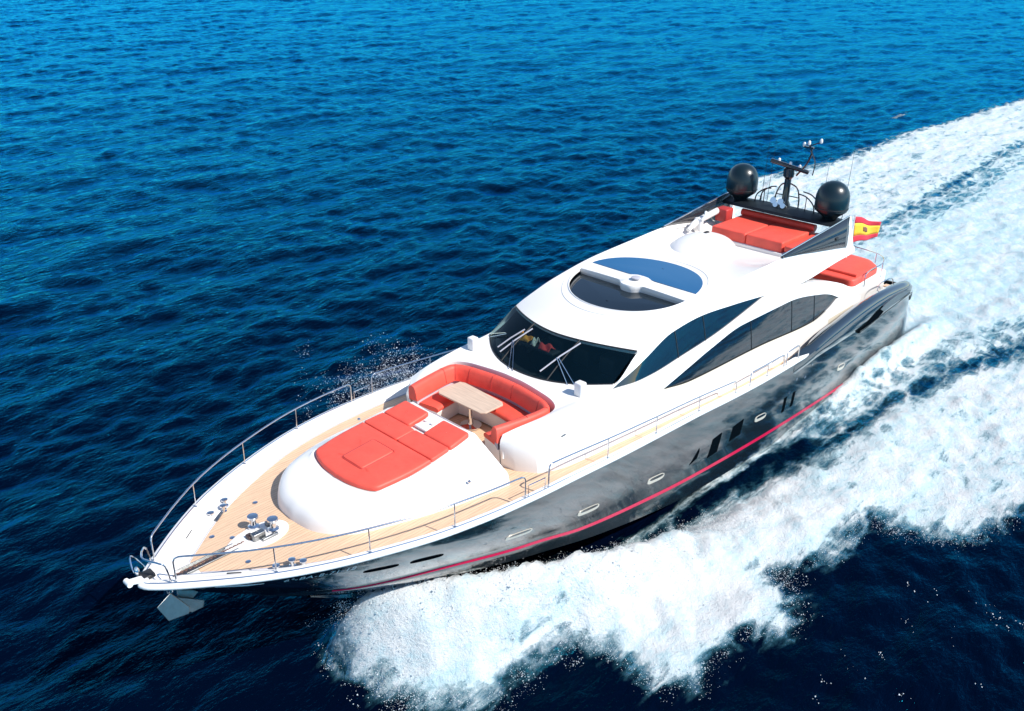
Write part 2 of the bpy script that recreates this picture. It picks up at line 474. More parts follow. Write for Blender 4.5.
bp = MB(); sweep(bp, [(.08, 3.5), (.22, 3.6), (.20, 3.77), (.05, 3.77)], lo=1, hi=-1); bp.build('backrest_panel', M_GREY, seto)  # white panel, the shadow under the backrest put into its grey
sc_ = MB(); sweep(sc_, [(.2, 3.5), (.2, 3.62), (.26, 3.645), (.7, 3.645), (.8, 3.635), (.86, 3.6), (.87, 3.55), (.84, 3.5), (.2, 3.5)], lo=2, hi=-2)
sc_.build('seat_cushion', M_RED, seto, sharp=50)
tb = MB(); T3 = [(21.93,-1.36),(21.18,-1.30),(21.12,-1.15),(21.2,.40),(21.3,.52),(21.95,.52),(22.06,.40),(22.08,-1.2)]
tb.prism([(x, y, 3.84) for x, y in T3], (0, 0, .05))
tbo = tb.build('cockpit_table', M_TABLE, Y, bevel=.012)
pd = MB(); pd.lathe([(.3, 3.03), (.3, 3.06), (.08, 3.09), (.06, 3.2), (.06, 3.75), (.2, 3.84)], (21.65, -.38, 0), 24); pd.build('pedestal', M_CHROME, tbo)
for y in (-1.3, 1.1):
    m = MB(); m.lathe([(.05, 0), (.05, .02), (.03, .03)], (22.02 if y < 0 else 21.5, y, 3.3), 12, rot=Matrix.Rotation(R(90), 3, 'Y')); m.build('courtesy_light', M_CHROME, seto)

# ------------------------------------------------------------------ superstructure
E_z = pchip([4.6,5.6,8,9.4,10.3,12,14,16.2,17.0,17.85,18.95,20.2,21.4,22.1], [5.0,5.2,5.56,5.76,5.84,5.80,5.72,5.42,5.22,4.95,4.33,4.27,4.15,4.0])
E_y = pchip([4.6,5.6,10.3,14,17.85,18.95,20.2,21.4,22.1], [2.48,2.48,2.38,2.31,2.36,2.42,2.38,2.34,2.32])
YB = pchip([4.3,10,18,20.5,21.3,21.8,22.15], [2.9,2.9,2.88,2.87,2.82,2.7,2.52])
def side(x, z_):
    zb = float(ZD(x)); h = np.clip((z_ - zb)/(float(E_z(x)) - zb), 0, 1.05)
    return float(YB(x) + (E_y(x) - YB(x))*h**1.7)
w1b = pchip([11.3,12.25,14.3,16.1,17.4,18,19.15], [4.90,4.73,4.43,4.28,4.18,4.17,4.22])
w1t = pchip([11.3,13.2,15,16.3,17.6,18.6,19.15], [4.91,5.08,5.19,5.10,4.72,4.38,4.23])
w2b = pchip([6.25,6.95,8.15,11.7,15.65,17.2], [3.5,3.27,3.08,3.28,3.40,3.62])
w2t = pchip([6.25,7.0,7.6,10.05,12.75,14.65,15.75,17.2], [3.51,3.82,3.98,4.33,4.34,4.10,3.9,3.63])
Lz = pchip([4.5,5,6,7.5,8.4,9.0,9.4], [3.1,3.45,3.95,4.42,4.6,4.70,4.75])
Uz = pchip([4.9,6.0,7.5,8.4,9.0,9.4], [4.86,4.86,4.80,4.75,4.74,4.75])
def P3(x, z_, inset=0): return (x, side(x, z_) - inset, z_)
def strip(mb, xs, lo, hi, n, inset=0):
    rows = []
    for k in range(n + 1):
        rows.append([P3(x, float(lo(x))*(1 - k/n) + float(hi(x))*k/n, inset) for x in xs])
    mb.grid(rows)
def cuts(a, b, *ks):
    s = sorted(set(list(np.round(np.arange(a, b, .15), 4)) + [b] + [k for k in ks if a <= k <= b])); return s
zero = lambda x: float(ZD(x)) - .03
hs = MB()
xw2 = cuts(6.25, 17.2); xw1 = cuts(11.3, 19.15)
strip(hs, cuts(4.4, 6.25), zero, Lz, 5)
strip(hs, xw2, zero, w2b, 4)
midA = lambda x: float(Lz(x)) if x < 9.4 else (float(w1b(x)) if x >= 11.3 else 4.75 + (x-9.4)/1.9*.15)
xs_mid = cuts(6.25, 17.2, 9.4, 11.3)
strip(hs, [x for x in xs_mid if x <= 9.4], w2t, Lz, 4)
strip(hs, [x for x in xs_mid if x >= 9.4], w2t, midA, 4)
strip(hs, cuts(17.2, 19.15), zero, w1b, 5)
strip(hs, cuts(19.15, 22.1), zero, E_z, 6)
topl = lambda x: float(w1t(x)) if x >= 11.3 else midA(x)
strip(hs, cuts(9.4, 19.15, 11.3), topl, E_z, 4)
strip(hs, cuts(4.9, 9.4), Uz, E_z, 3)
# reveals of the two windows
IN = .07
def reveal(lo, xs):
    hs.grid([[P3(x, float(lo(x))) for x in xs], [P3(x, float(lo(x)), IN + .01) for x in xs]])
for c_, xx in ((w1b, xw1), (w1t, xw1), (w2b, xw2), (w2t, xw2)): reveal(c_, xx)
hs.grid([[P3(x, float(Lz(x))) for x in cuts(4.4, 9.4)], [(x, side(x, float(Lz(x))) - .28, float(Lz(x)) - .02) for x in cuts(4.4, 9.4)], [(x, side(x, float(Lz(x))) - .3, float(ZD(x))) for x in cuts(4.4, 9.4)]])
# aft return of the side and front end of the coaming
hs.add([P3(4.4, zero(4.4)), P3(4.4, float(Lz(4.4))), (4.4, 2.45, float(Lz(4.4)) - .02), (4.4, 2.45, zero(4.4))], [(0, 1, 2, 3)])
for mb in (hs, hs.mirror()):
    mb.build('house_side', M_WHITE, Y, sharp=40, fix=False)
for s in (1, -1):
    for nm, lo, hi, xx, bars in (('upper_side_window', w1b, w1t, xw1, (16.15, 14.75)), ('lower_side_window', w2b, w2t, xw2, (12.2, 9.6, 8.0))):
        mb = MB(); strip(mb, xx, lo, hi, 4, IN)
        if s < 0: mb = mb.mirror()
        wo = mb.build(nm, M_WINDOW, Y, sharp=80)
        for bx in bars:
            b = MB(); b.tube([(bx + .004*k, side(bx, z_) - IN + .004, z_) for k, z_ in enumerate(np.linspace(float(lo(bx)), float(hi(bx)), 6))], .014, 6)
            if s < 0: b = b.mirror()
            b.build('window_bar', M_RUBBER, wo)
        if nm[0] == 'l':
            b = MB(); b.tube([P3(x, float(lo(x)) + .012, .02) for x in xx if x > 7], .022, 6)
            if s < 0: b = b.mirror()
            b.build('sill', M_CREAM, wo)

# coaming top round the settee up to the windscreen
I_h = catmull([(22.6,1.80,4.02),(22.2,1.9,4.09),(21.3,2.03,4.14),(20.85,1.97,4.17),(20.6,1.62,4.19),(20.47,1.02,4.2),(20.39,.4,4.21),(20.38,0,4.21)], 6)
O_h = catmull([(22.12,2.31,4.0),(21.4,2.34,4.15),(20.2,2.38,4.27),(18.95,2.42,4.33),(19.2,2.12,4.32),(19.72,1.45,4.28),(20.0,.8,4.26),(20.1,0,4.25)], 6)
O_h = [np.array(p) for p in O_h]
for i, p in enumerate(O_h):
    if i <= 18: p[1] = float(E_y(p[0])); p[2] = float(E_z(p[0]))
def mir(h): return [tuple(p) for p in h] + [(p[0], -p[1], p[2]) for p in reversed(h[:-1])]
If, Of = mir(I_h), mir(O_h)
cm = MB()
md = [tuple(np.array(a)*.5 + np.array(b)*.5 + np.array([0, 0, .02])) for a, b in zip(If, Of)]
low = [(p[0], p[1], 3.3) for p in If]
cm.grid([low, If, md, Of])
# front end faces (white arms of the settee)
for s in (1, -1):
    zb = float(ZD(22.1)) - .02
    col0 = [(22.1, side(22.1, z_)*s, z_) for z_ in np.linspace(4.0, zb, 7)]
    topv = [(22.6, 1.80*s, 4.02), (22.66, 1.78*s, 3.88), (22.66, 1.75*s, 3.72), (22.62, 1.72*s, 3.55), (22.58, 1.70*s, 3.4), (22.54, 1.68*s, 3.2), (22.5, 1.66*s, zb)]
    mid_ = [tuple(np.array(a)*.5 + np.array(b)*.5 + np.array([.12*min(1, k/2), 0, .02 if k == 0 else 0])) for k, (a, b) in enumerate(zip(col0, topv))]
    cm.grid([col0, mid_, topv])
cm.build('cockpit_coaming', M_WHITE, Y, sharp=50)

# windscreen
def Bv(v): return np.array([20.1 - 1.15*abs(v)**2.2, 2.37*v, 4.262 + .06*v*v])
def Tv(v): return np.array([18.72 - .85*abs(v)**1.8, 2.33*v, 5.06 - .10*abs(v)**2.2])
def Wv(v, u, o=0): return Bv(v)*(1-u) + Tv(v)*u + np.array([.3, 0, .9])*(.07*4*u*(1-u)*.6 + o)
V = np.linspace(-1, 1, 41)
ws = MB(); ws.grid([[tuple(Wv(v, u)) for v in V] for u in np.linspace(0, 1, 11)])
wso = ws.build('windscreen', M_SCREEN, Y, sharp=80)
for v in (-.37, .37):
    m = MB(); m.tube([tuple(Wv(v, u, .006)) for u in np.linspace(0, 1, 12)], .022, 6); m.build('mullion', M_RUBBER, wso)
fr = MB(); fr.tube([tuple(Wv(v, .004, .004)) for v in V], .02, 6); fr.tube([tuple(Wv(v, .995, .004)) for v in V], .02, 6); fr.build('frame', M_RUBBER, wso)
for base, a0, a1, b0, b1 in (((-.93, .03), (-.62, .42), None, (-.58, .12), (-.4, .75)), ((-.12, -.06), (-.40, .42), None, (-.48, .1), (-.30, .85)), ((.66, -.06), (.33, .45), None, (.24, .12), (.42, .9))):
    m = MB(); m.tube([tuple(Wv(*b0, .05)), tuple(Wv((b0[0]+b1[0])/2, (b0[1]+b1[1])/2, .06)), tuple(Wv(*b1, .05))], .022, 6)
    wp = m.build('wiper_blade', M_GREY, wso)
    m = MB()
    for d in (-.035, .035):
        m.tube([tuple(Wv(base[0] + d, base[1], .06)), tuple(Wv(a0[0] + d*.4, a0[1], .09))], .011, 6)
    m.build('wiper_arm', M_CHROME, wso)

# roof with sunroof opening
ZC = pchip([4.6,5,8,9,10,11,12,13,15,17,18.72], [5.22,5.24,5.24,5.28,5.4,5.55,5.63,5.67,5.64,5.43,5.06])
def zroof(x, v):
    ez = float(E_z(x)) if x <= 17.85 else 4.95 - (x - 17.85)*.30
    p = 2.2 + 5*(1 - float(smooth(9.2, 12, x)))
    return ez + (float(ZC(x)) - ez)*(1 - abs(v)**p)
def rp(u, v, dz=0):
    x = Tv(v)[0]*(1-u) + 4.9*u
    return (x, float(E_y(min(x, 17.85)))*v*(1 if x < 17.85 else 2.33/2.36), zroof(x, v) + dz)
US = np.linspace(0, 1, 70); VS = np.linspace(-1, 1, 61)
top = [[rp(u, v) for v in VS] for u in US]; bot = [[rp(u, v, -.09) for v in VS] for u in US]
def ring(g_): return [g_[0][j] for j in range(len(VS))] + [g_[i][-1] for i in range(1, len(US))] + [g_[-1][j] for j in range(len(VS)-2, -1, -1)] + [g_[i][0] for i in range(len(US)-2, 0, -1)]
rf = MB(); rf.grid(top); rf.grid(bot); rf.grid([ring(top), ring(bot)], close_u=True)
roof = rf.build('roof', M_WHITE, Y, sharp=45)
SX, SAX, SAY = 14.95, 2.1, 2.04
def ell(x0, x1, n=40, s=1.0):
    """outline of the ellipse part lying between x0 and x1 (plan)"""
    pts = []
    for k in range(n*2):
        a = 2*math.pi*k/(n*2); x = SX + SAX*s*math.cos(a); y = SAY*s*math.sin(a)
        pts.append((min(max(x, x0), x1), y))
    return pts
def half(x0, sign, n=40, s=1.0):
    a0 = math.acos(max(-1, min(1, (x0 - SX)/(SAX*s))))
    if sign > 0: A_ = np.linspace(-a0, a0, n)
    else: A_ = np.linspace(a0, 2*math.pi - a0, n)
    return [(SX + SAX*s*math.cos(a), SAY*s*math.sin(a)) for a in A_]
def zr_xy(x, y): return zroof(x, y/float(E_y(min(x, 17.85))))
cut = MB(); cut.prism([(x, y, 4.6) for x, y in half(15.2, 1)], (0, 0, 2)); cuto = cut.build('cutter', M_WHITE)
bo = roof.modifiers.new('b', 'BOOLEAN'); bo.operation = 'DIFFERENCE'; bo.object = cuto; bo.solver = 'EXACT'
roof.parent = None
dg = bpy.context.evaluated_depsgraph_get(); dg.update()
nm_ = bpy.data.meshes.new_from_object(roof.evaluated_get(dg))
roof.modifiers.clear(); roof.data = nm_; roof.parent = Y
bpy.data.objects.remove(cuto)
for p in nm_.polygons: p.use_smooth = True
nm_.set_sharp_from_angle(angle=R(40))
def disc(outline, dz, th):
    """sheet of given thickness following the roof over a plan outline"""
    c = np.mean(np.array(outline), 0); mb = MB(); rows = []
    for k in (1, .8, .6, .4, .2, .02):
        q = [c + (np.array(p) - c)*k for p in outline]; rows.append([(p[0], p[1], zr_xy(p[0], p[1]) + dz) for p in q])
    lowr = [(p[0], p[1], p[2] - th) for p in rows[0]]
    mb.grid([lowr] + rows, close_u=True); return mb
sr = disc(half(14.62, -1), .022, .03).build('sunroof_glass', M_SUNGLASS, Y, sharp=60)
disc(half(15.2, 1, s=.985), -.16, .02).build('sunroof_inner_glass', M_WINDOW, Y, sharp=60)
# bar across the sunroof with its round hub and the face below it
bar = MB()
yb = np.linspace(-2.03, 2.03, 41)
def hubx(y): return .27*math.exp(-(y/.34)**4)
for_ = [(15.2 + hubx(y) - .001, y) for y in yb]; aft_ = [(14.66 - .8*hubx(y)*.6, y) for y in yb]
rt = []
for f_, a_ in zip(for_, aft_):
    zt = lambda p: zr_xy(p[0], p[1])
    hb_ = .03*math.exp(-(f_[1]/.36)**4)
    rt.append([(f_[0]-.10, f_[1], zt(f_) - .42), (f_[0] - .02, f_[1], zt(f_) - .1), (f_[0], f_[1], zt(f_) + .02), (f_[0] - .02, f_[1], zt(f_) + .03 + hb_*.6), ((f_[0]+a_[0])/2, f_[1], zt(f_) + .035 + hb_), (a_[0] + .02, a_[1], zt(a_) + .035 + hb_*.6), (a_[0], a_[1], zt(a_) + .02), (a_[0] + .02, a_[1], zt(a_) - .3)])
bar.grid(rt)
baro = bar.build('sunroof_bar', M_WHITE, Y, sharp=50)
m = MB(); m.lathe([(.15, 0), (.15, .03), (.1, .045)], (14.93, 0, zr_xy(14.93, 0) + .095), 24); m.build('hub_cap', M_GREY, baro)
rm = MB()
for s, r_ in ((1.0, .022), (1.16, .012)):
    rm.tube([(x, y, zr_xy(x, y) + .004) for x, y in [(SX + SAX*s*math.cos(a), SAY*(s if s < 1.1 else 1.04)*math.sin(a)) for a in np.linspace(0, 2*math.pi, 90, endpoint=False)]], r_, 6, closed=True)
rm.build('sunroof_rim', M_WHITE2, Y)
# dark saloon inside
sal = MB(); sal.box((12.6, 0, 3.2), (13, 4.5, .1)); sal.add([(8.4,-2.3,2.4),(8.4,2.3,2.4),(8.4,2.1,5.15),(8.4,-2.1,5.15)], [(0,1,2,3)])
salo = sal.build('saloon', M_DARK, Y)
tr_ = MB(); tr_.box((18.85, -.45, 4.55), (.5, 1.5, .08), bev=.02); tr_.build('dash_tray', M_DARK, salo)
db = MB(); db.grid([[(20.05 - 1.15*abs(v)**2.2 - .1 - k*.28, 2.25*v, 4.2 - .15*k) for v in np.linspace(-1, 1, 25)] for k in range(6)]); db.build('dashboard', M_DARK, salo)
lin = MB()
strip(lin, cuts(8.5, 18.7), lambda x: 3.22, lambda x: float(E_z(x)) - .1, 5, .14)
for mb in (lin, lin.mirror()): mb.build('cabin_lining', M_DARK, salo)
hl = MB(); hl.grid([[rp(u, v, -.11) for v in np.linspace(-.97, .97, 31)] for u in np.linspace(.004, .09, 5)]); hl.build('headliner', M_DARK, salo)
sf = MB(); sf.box((15.6, -.4, 3.45), (1.6, 2.2, .45), bev=.08); sf.box((13.6, .9, 3.45), (1.2, 1.6, .45), bev=.08); sf.build('sofa', mat('dark_sofa', (.03, .028, .026), .7), salo)
for y in (-.7, .3, 1.3):
    m = MB(); m.box((17.6, y, 4.1), (.55, .6, .6), bev=.1); m.box((17.25, y, 4.45), (.15, .58, .7), bev=.06); m.build('helm_seat', mat('dark_leather', (.03, .03, .03), .5), salo)

# helm hump and fly cockpit
hp = MB()
rowsH = []
for i in range(11):
    ph = i/10*math.pi/2
    rowsH.append([(10.15 + 1.3*math.cos(ph)*math.cos(a)*(1.0 if math.cos(a) < 0 else 1.25), -.65 + 1.1*math.cos(ph)*math.sin(a), 5.3 + .66*math.sin(ph)**.9 - .0) for a in np.linspace(0, 2*math.pi, 40, endpoint=False)])
hp.grid(rowsH, close_u=True); hpo = hp.build('helm_console', M_WHITE, Y, sharp=60)
m = MB(); m.box((9.9, -.75, 5.96), (.22, .12, .05), bev=.02); m.build('compass', M_RUBBER, hpo)
fp = MB(); fp.box((7.28, 0, 5.3), (2.5, 2.98, .16), bev=.04); fpo = fp.build('fly_sunpad_base', M_WHITE, Y)
for y0, y1 in ((-1.44, -.03), (-.01, 1.44)):
    cushion('fly_sunpad_cushion', dense([(8.46, y0), (8.46, y1), (6.05, y1), (6.05, y0)]), lambda x: 5.33, .42 + .0, M_RED, Y, r=.045, puff=.015)
fb = MB(); fb.tube([(6.25, y, 5.83) for y in np.linspace(-1.5, 1.5, 12)], .13, 12); fb.build('fly_bolster', M_RED, Y)
fs_ = MB(); fs_.box((7.3, 1.72, 5.55), (2.3, .45, .22), bev=.05); fs_.build('fly_side_seat', M_RED, Y)
fs_ = MB(); fs_.box((6.9, -1.9, 5.78), (.5, .5, .5), bev=.06); fs_.build('fly_seat_back', M_REDDK, Y)

# tinted wings beside the flybridge
for s in (1, -1):
    xw = np.linspace(10.25, 5.62, 24)
    tz = lambda x: 5.88 + (10.25 - x)*.097
    yy = lambda x, z_: float(E_y(x)) + .0 - (z_ - float(E_z(x)))*.06
    wm = MB(); r0 = [(x, yy(x, 0)*0 + float(E_y(x)) + .015, float(E_z(x)) - .0) for x in xw]; r1 = [(x, float(E_y(x)) - .06, max(tz(x), float(E_z(x)) + .02)) for x in xw]
    wm.grid([r0, [tuple((np.array(a) + np.array(b))/2 + np.array([0, .02, 0])) for a, b in zip(r0, r1)], r1])
    if s < 0: wm = wm.mirror()
    wo = solid(wm.build('wing_panel', M_BLACK2 if s > 0 else M_WING, Y), .03, 0)
    rl = MB(); rl.tube([(p[0], p[1], p[2] + .03) for p in r1], .025, 8)
    if s < 0: rl = rl.mirror()
    rl.build('wing_rail', M_CHROME, wo)
    fn = MB(); fn.prism([(5.66, 2.36, 6.34), (5.56, 2.36, 6.34), (5.5, 2.42, 5.1), (4.95, 2.44, 4.82), (5.1, 2.44, 5.1), (5.72, 2.42, 5.2)], (0, .09, 0))
    if s < 0: fn = fn.mirror()
    fn.build('wing_fin', M_WHITE, Y)
lt = MB(); lt.box((6.55, 2.5, 5.72), (.2, .05, .09), bev=.02); lt.build('navigation_light', M_RUBBER, Y)

# radar arch, domes, mast
am = MB(); rowsA = []
for y in np.linspace(-2.42, 2.42, 31):
    f_ = 1 - (y/2.42)**2
    xf = 6.25 + .55*f_; xa = 5.35 + .2*f_; zz = 6.0 + .14*f_
    rowsA.append([(xf, y, zz), (xf - .05, y, zz + .1), ((xf + xa)/2, y, zz + .17), (xa + .05, y, zz + .1), (xa, y, zz), ((xf + xa)/2, y, zz - .1)])
am.grid(rowsA, close_u=True)
for i in (0, -1): am.add(rowsA[i], [tuple(range(6))])
arch = am.build('radar_arch', M_ARCH, Y, sharp=40)
for s in (1, -1):
    d = MB(); d.lathe([(.22, 6.1), (.24, 6.22), (.3, 6.3), (.42, 6.4), (.55, 6.5), (.585, 6.58), (.59, 6.9), (.575, 7.06), (.53, 7.22), (.45, 7.36), (.33, 7.47), (.18, 7.54), (.03, 7.56)], (5.95, 1.83*s, 0), 40)
    dm = d.build('satellite_dome', M_DOME, Y, sharp=60)
    m = MB(); m.lathe([(.592, 6.60), (.596, 6.61), (.596, 6.63), (.592, 6.64)], (5.95, 1.83*s, 0), 40); m.build('dome_seam', M_RUBBER, dm)
ma = MB(); ma.lathe([(.24, 6.15), (.2, 6.3), (.13, 6.45), (.12, 7.25), (.2, 7.35), (.2, 7.5), (.1, 7.55)], (5.7, -.1, 0), 20)
mast = ma.build('mast', M_BLACK2, Y)
m = MB(); Rz = Matrix.Rotation(R(25), 3, 'Z') @ Matrix.Rotation(R(-14), 3, 'X'); m.box((5.72, -.1, 7.72), (.16, 1.45, .15), rot=Rz, bev=.05); m.lathe([(.2, 7.45), (.2, 7.62), (.1, 7.68)], (5.72, -.1, 0), 16); m.build('radar_scanner', M_BLACK2, mast)
for y in (-.45, -.05, .28):
    m = MB(); m.lathe([(.05, 0), (.05, .06), (.02, .1)], (5.76 - y*.3, y, 7.8 - y*.22), 12); m.build('radar_cap', M_PLASTIC, mast)
m = MB()
m.tube(catmull([(5.6,-.6,6.15),(5.6,-.55,6.6),(5.6,-.4,6.95),(5.65,-.15,7.1)], 5), .03, 6); m.tube(catmull([(5.6,.4,6.15),(5.6,.38,6.6),(5.6,.25,6.95),(5.65,-.05,7.1)], 5), .03, 6)
m.tube([(5.6,-.55,6.6),(5.6,.38,6.6)], .02, 6)
m.build('mast_frame', M_BLACK2, mast)
m = MB(); m.tube(catmull([(5.6,.15,7.4),(5.55,.45,7.85),(5.6,.62,8.3),(5.65,.55,8.55)], 5), .035, 8); m.tube(catmull([(5.55,.75,7.5),(5.6,.8,8.0),(5.65,.6,8.4)], 5), .022, 6)
m.box((5.65, .52, 8.5), (.1, .35, .06)); m.tube([(5.65, .5, 8.55), (5.6, .9, 8.72)], .02, 6); m.build('light_mast', M_BLACK2, mast)
for c_ in ((5.65, .5, 8.58), (5.6, .92, 8.7), (5.65, .32, 8.5)):
    m = MB(); m.lathe([(.04, 0), (.055, .05), (.045, .13), (.02, .16)], c_, 12); m.build('masthead_light', M_PLASTIC, mast)
m = MB()
for y in (-.25, .05): m.lathe([(.03, -.12), (.05, .0), (.12, .16)], (6.2, y, 6.5), 14, rot=Matrix.Rotation(R(75), 3, 'Y')); m.lathe([(.03, -.12), (.05, .0), (.1, .14)], (6.25, y + .12, 6.38), 14, rot=Matrix.Rotation(R(75), 3, 'Y'))
m.build('horn', M_CHROME, mast)
for s in (1, -1):
    m = MB(); m.tube(catmull([(5.95, s*.55 - .05, 6.85), (5.95, s*.85, 6.78), (5.95, s*1.15, 6.52), (5.95, s*1.22, 6.15)], 6), .025, 8)
    m.tube(catmull([(5.55, s*.55 - .05, 6.85), (5.55, s*.85, 6.78), (5.55, s*1.15, 6.52), (5.55, s*1.22, 6.15)], 6), .025, 8)
    m.tube([(5.95, s*.85, 6.78), (5.95, s*.85, 6.15)], .018, 6); m.build('arch_rail', M_BLACK2, arch)
for (x, y, z0, z1) in ((5.5, -1.2, 6.1, 9.3), (5.4, -1.0, 6.1, 8.7), (5.3, 2.0, 6.1, 9.0), (5.4, 1.2, 6.1, 8.4)):
    m = MB(); m.tube([(x, y, z0), (x - .03, y, z0 + .5), (x - .15, y, z1)], [.014, .01, .004], 6); m.build('whip_antenna', M_BLACK2, arch)

# aft deck: quarters, sun pad, steps, rails
for s in (1, -1):
    q = MB(); xs_q = [10.4,9.9,9.4,8.8,8,7,6,5,4,3,2,1.3,.8,.5,.3,.16,.07,.02]
    zq = pchip([.02,.07,.16,.3,.5,.8,1.3,2,3,4,5,6,7,8,8.8,9.4,10.4], [2.34,2.48,2.6,2.68,2.75,2.82,2.88,2.95,3.03,3.07,3.06,3.01,2.93,2.85,2.76,2.65,2.5])
    rws = []
    for x in xs_q:
        zt = float(zq(x)); xx = max(x, .12); yo = float(ys(xx)) + .075*float(smooth(10.4, 9.4, x) if False else min(1, max(0, (10.4 - x)/1.2))); zb = min(2.42, zt - .3)
        if x < .5: yo -= .03*(.5 - x)
        wq = float(np.interp(x, [-.5, .5, 8.5, 10.4], [.25, .5, .5, .1]))
        zb2 = zb - .2
        rws.append([(x, yo - .09, zb2 - .1), (x, yo - .01, zb2), (x, yo + .012, zb), (x, yo + .005, (zb + zt)/2), (x, yo - .05, zt - .12), (x, yo - .15, zt - .03), (x, yo - .28, zt), (x, yo - wq + .06, zt - .05), (x, yo - wq, zt - .16), (x, yo - wq - .02, max(zb2, 1.9) if x > 0 else zb2)])
    q.grid(rws); q.add(rws[-1], [tuple(range(len(rws[-1])))])
    if s < 0: q = q.mirror()
    qo = q.build('quarter_bulwark', M_BLACK, Y, sharp=50)
    yv0 = yo
    v = MB(); yv = lambda x: float(ys(x)) + .12
    up = [(5.6,2.10),(4.9,2.30),(4.2,2.50),(3.6,2.62)]; dn = [(3.4,2.36),(4.0,2.22),(4.8,2.12)]
    v.prism([(x, yv(x), z_) for x, z_ in up + dn], (0, -.12, 0))
    if s < 0: v = v.mirror()
    v.build('air_intake', M_MATTE, qo)
    v = MB(); v.prism([(x, yv(x) + .01, z_) for x, z_ in [(3.85,2.56),(3.2,2.68),(2.3,2.72),(1.4,2.64),(.75,2.5),(1.3,2.44),(2.4,2.40),(3.4,2.34)]], (0, -.13, 0))
    if s < 0: v = v.mirror()
    v.build('intake_scoop', M_STEEL, qo)
    v = MB(); v.tube([(x, yv(x) - .01, z_) for x, z_ in [(5.5,2.14),(4.6,2.16),(3.3,2.24),(2.0,2.3),(.8,2.36),(.45,2.3)]], .022, 6)
    if s < 0: v = v.mirror()
    v.build('knuckle_line', M_BLACK2, qo)
ap = MB(); ap.box((2.75, 0, 2.75), (3.1, 4.9, 1.0), bev=.1); apo = ap.build('tender_garage', M_WHITE, Y)
aft_out = dense([(4.2,-2.4),(4.3,0),(4.2,2.4),(1.9,2.35),(1.25,1.7),(1.1,0),(1.25,-1.7),(1.9,-2.35)], rc=.2)
cushion('aft_sunpad_cushion', aft_out[::-1], lambda x: 3.1, .42, M_RED, Y, r=.07, puff=.02)
m = MB(); m.tube([(3.75, y, 3.57) for y in np.linspace(-2.3, 2.3, 12)], .06, 8); m.build('aft_bolster', M_RED, Y)
m = MB(); m.tube(catmull([(3.4,2.5,3.1),(3.3,2.5,3.65),(1.9,2.5,3.72),(1.05,1.85,3.74),(.85,0,3.76),(1.05,-1.85,3.74),(1.9,-2.5,3.72),(3.3,-2.5,3.65),(3.4,-2.5,3.1)], 6), .02, 8)
ar = m.build('aft_rail', M_CHROME, Y)
for x, y in ((1.9, 2.5), (1.05, 1.85), (.85, 0), (1.05, -1.85), (1.9, -2.5)):
    m = MB(); m.tube([(x, y, 3.1), (x, y, 3.73)], .016, 6); m.build('stanchion', M_CHROME, ar)
for k in range(4):
    m = MB(); m.box((1.0 - k*.32, 2.62, 2.5 - k*.25), (.32, .5, .05), bev=.01); m.build('stern_step', M_TEAK, Y)
for s in (1,):
    for y in (2.42, 2.85):
        m = MB(); m.tube(catmull([(2.9,y,2.4),(2.85,y,3.05),(2.2,y,3.15),(1.5,y,3.0),(1.4,y,2.4)], 6), .018, 8); m.tube([(2.88,y,2.8),(1.42,y,2.75)], .012, 6); m.build('stern_handrail', M_CHROME, Y)
sp_ = MB(); sp_.box((-1.75, 0, -.05), (1.0, 4.6, .16), bev=.06); spo = sp_.build('swim_platform', M_TEAK, Y)
# cream access panel in the aft side
for s in (1, -1):
    pn = MB(); xx = np.linspace(5.0, 7.0, 9)
    strip(pn, xx, lambda x: 2.5, lambda x: 2.9 + (x - 5)*.0, 2, -.006)
    if s < 0: pn = pn.mirror()
    pn.build('access_panel', M_CREAM, Y)

# ------------------------------------------------------------------ rails
def cap_pt(x, d=.09, dz=.012):
    i = np.interp(x, xs_[::-1], np.arange(NT)[::-1]); k = int(i); f_ = i - k; k2 = min(k + 1, NT - 1)
    p = P2[k]*(1-f_) + P2[k2]*f_; n_ = N2[k]*(1-f_) + N2[k2]*f_
    q_ = p - n_*d; return (q_[0], q_[1], float(zs(x)) + dz)
def rail(xa, xb, posts, h0, h1, s, front_drop=True, aft_drop=True, bow=False):
    n = max(6, int(abs(xa - xb)/.35)); pts = []
    X = np.linspace(xa, xb, n)
    H = lambda x: h0 + (h1 - h0)*(xa - x)/(xa - xb)
    tp = [cap_pt(x, .11) for x in X]; tp = [(p[0], p[1], p[2] + H(x)) for p, x in zip(tp, X)]
    def drop(p, q_):
        b = cap_pt(p, .1); t_ = (b[0], b[1], b[2] + H(p)); d = np.array(q_) - np.array(t_); d /= np.linalg.norm(d)
        return [b, (b[0], b[1], b[2] + H(p) - .12), tuple(np.array(t_) + d*.035 + np.array([0, 0, -.035])), tuple(np.array(t_) + d*.12)]
    seq = (drop(xa, tp[1]) if front_drop else [tp[0]]) + tp[1:-1] + (list(reversed(drop(xb, tp[-2]))) if aft_drop else [tp[-1]])
    mb = MB(); mb.tube(seq, .021, 8)
    o = (mb if s > 0 else mb.mirror()).build('deck_rail', M_CHROME, Y, sharp=80)
    for x in posts:
        b = cap_pt(x, .10); t_ = cap_pt(x, .11)
        m = MB(); m.tube([b, (t_[0], t_[1], t_[2] + H(x))], .015, 8); m.lathe([(.035, -.005), (.035, .012), (.018, .02)], b, 10)
        (m if s > 0 else m.mirror()).build('stanchion', M_CHROME, o)
for s in (1, -1):
    rail(30.78, 23.45, (29.18, 27.39, 25.46), .62, .60, s)
    rail(22.68, 14.06, (20.43, 18.28, 16.12), .62, .40, s)
    rail(13.2, 11.0, (12.1,), .42, .42, s)
    rail(10.85, 10.0, (), .42, .46, s)
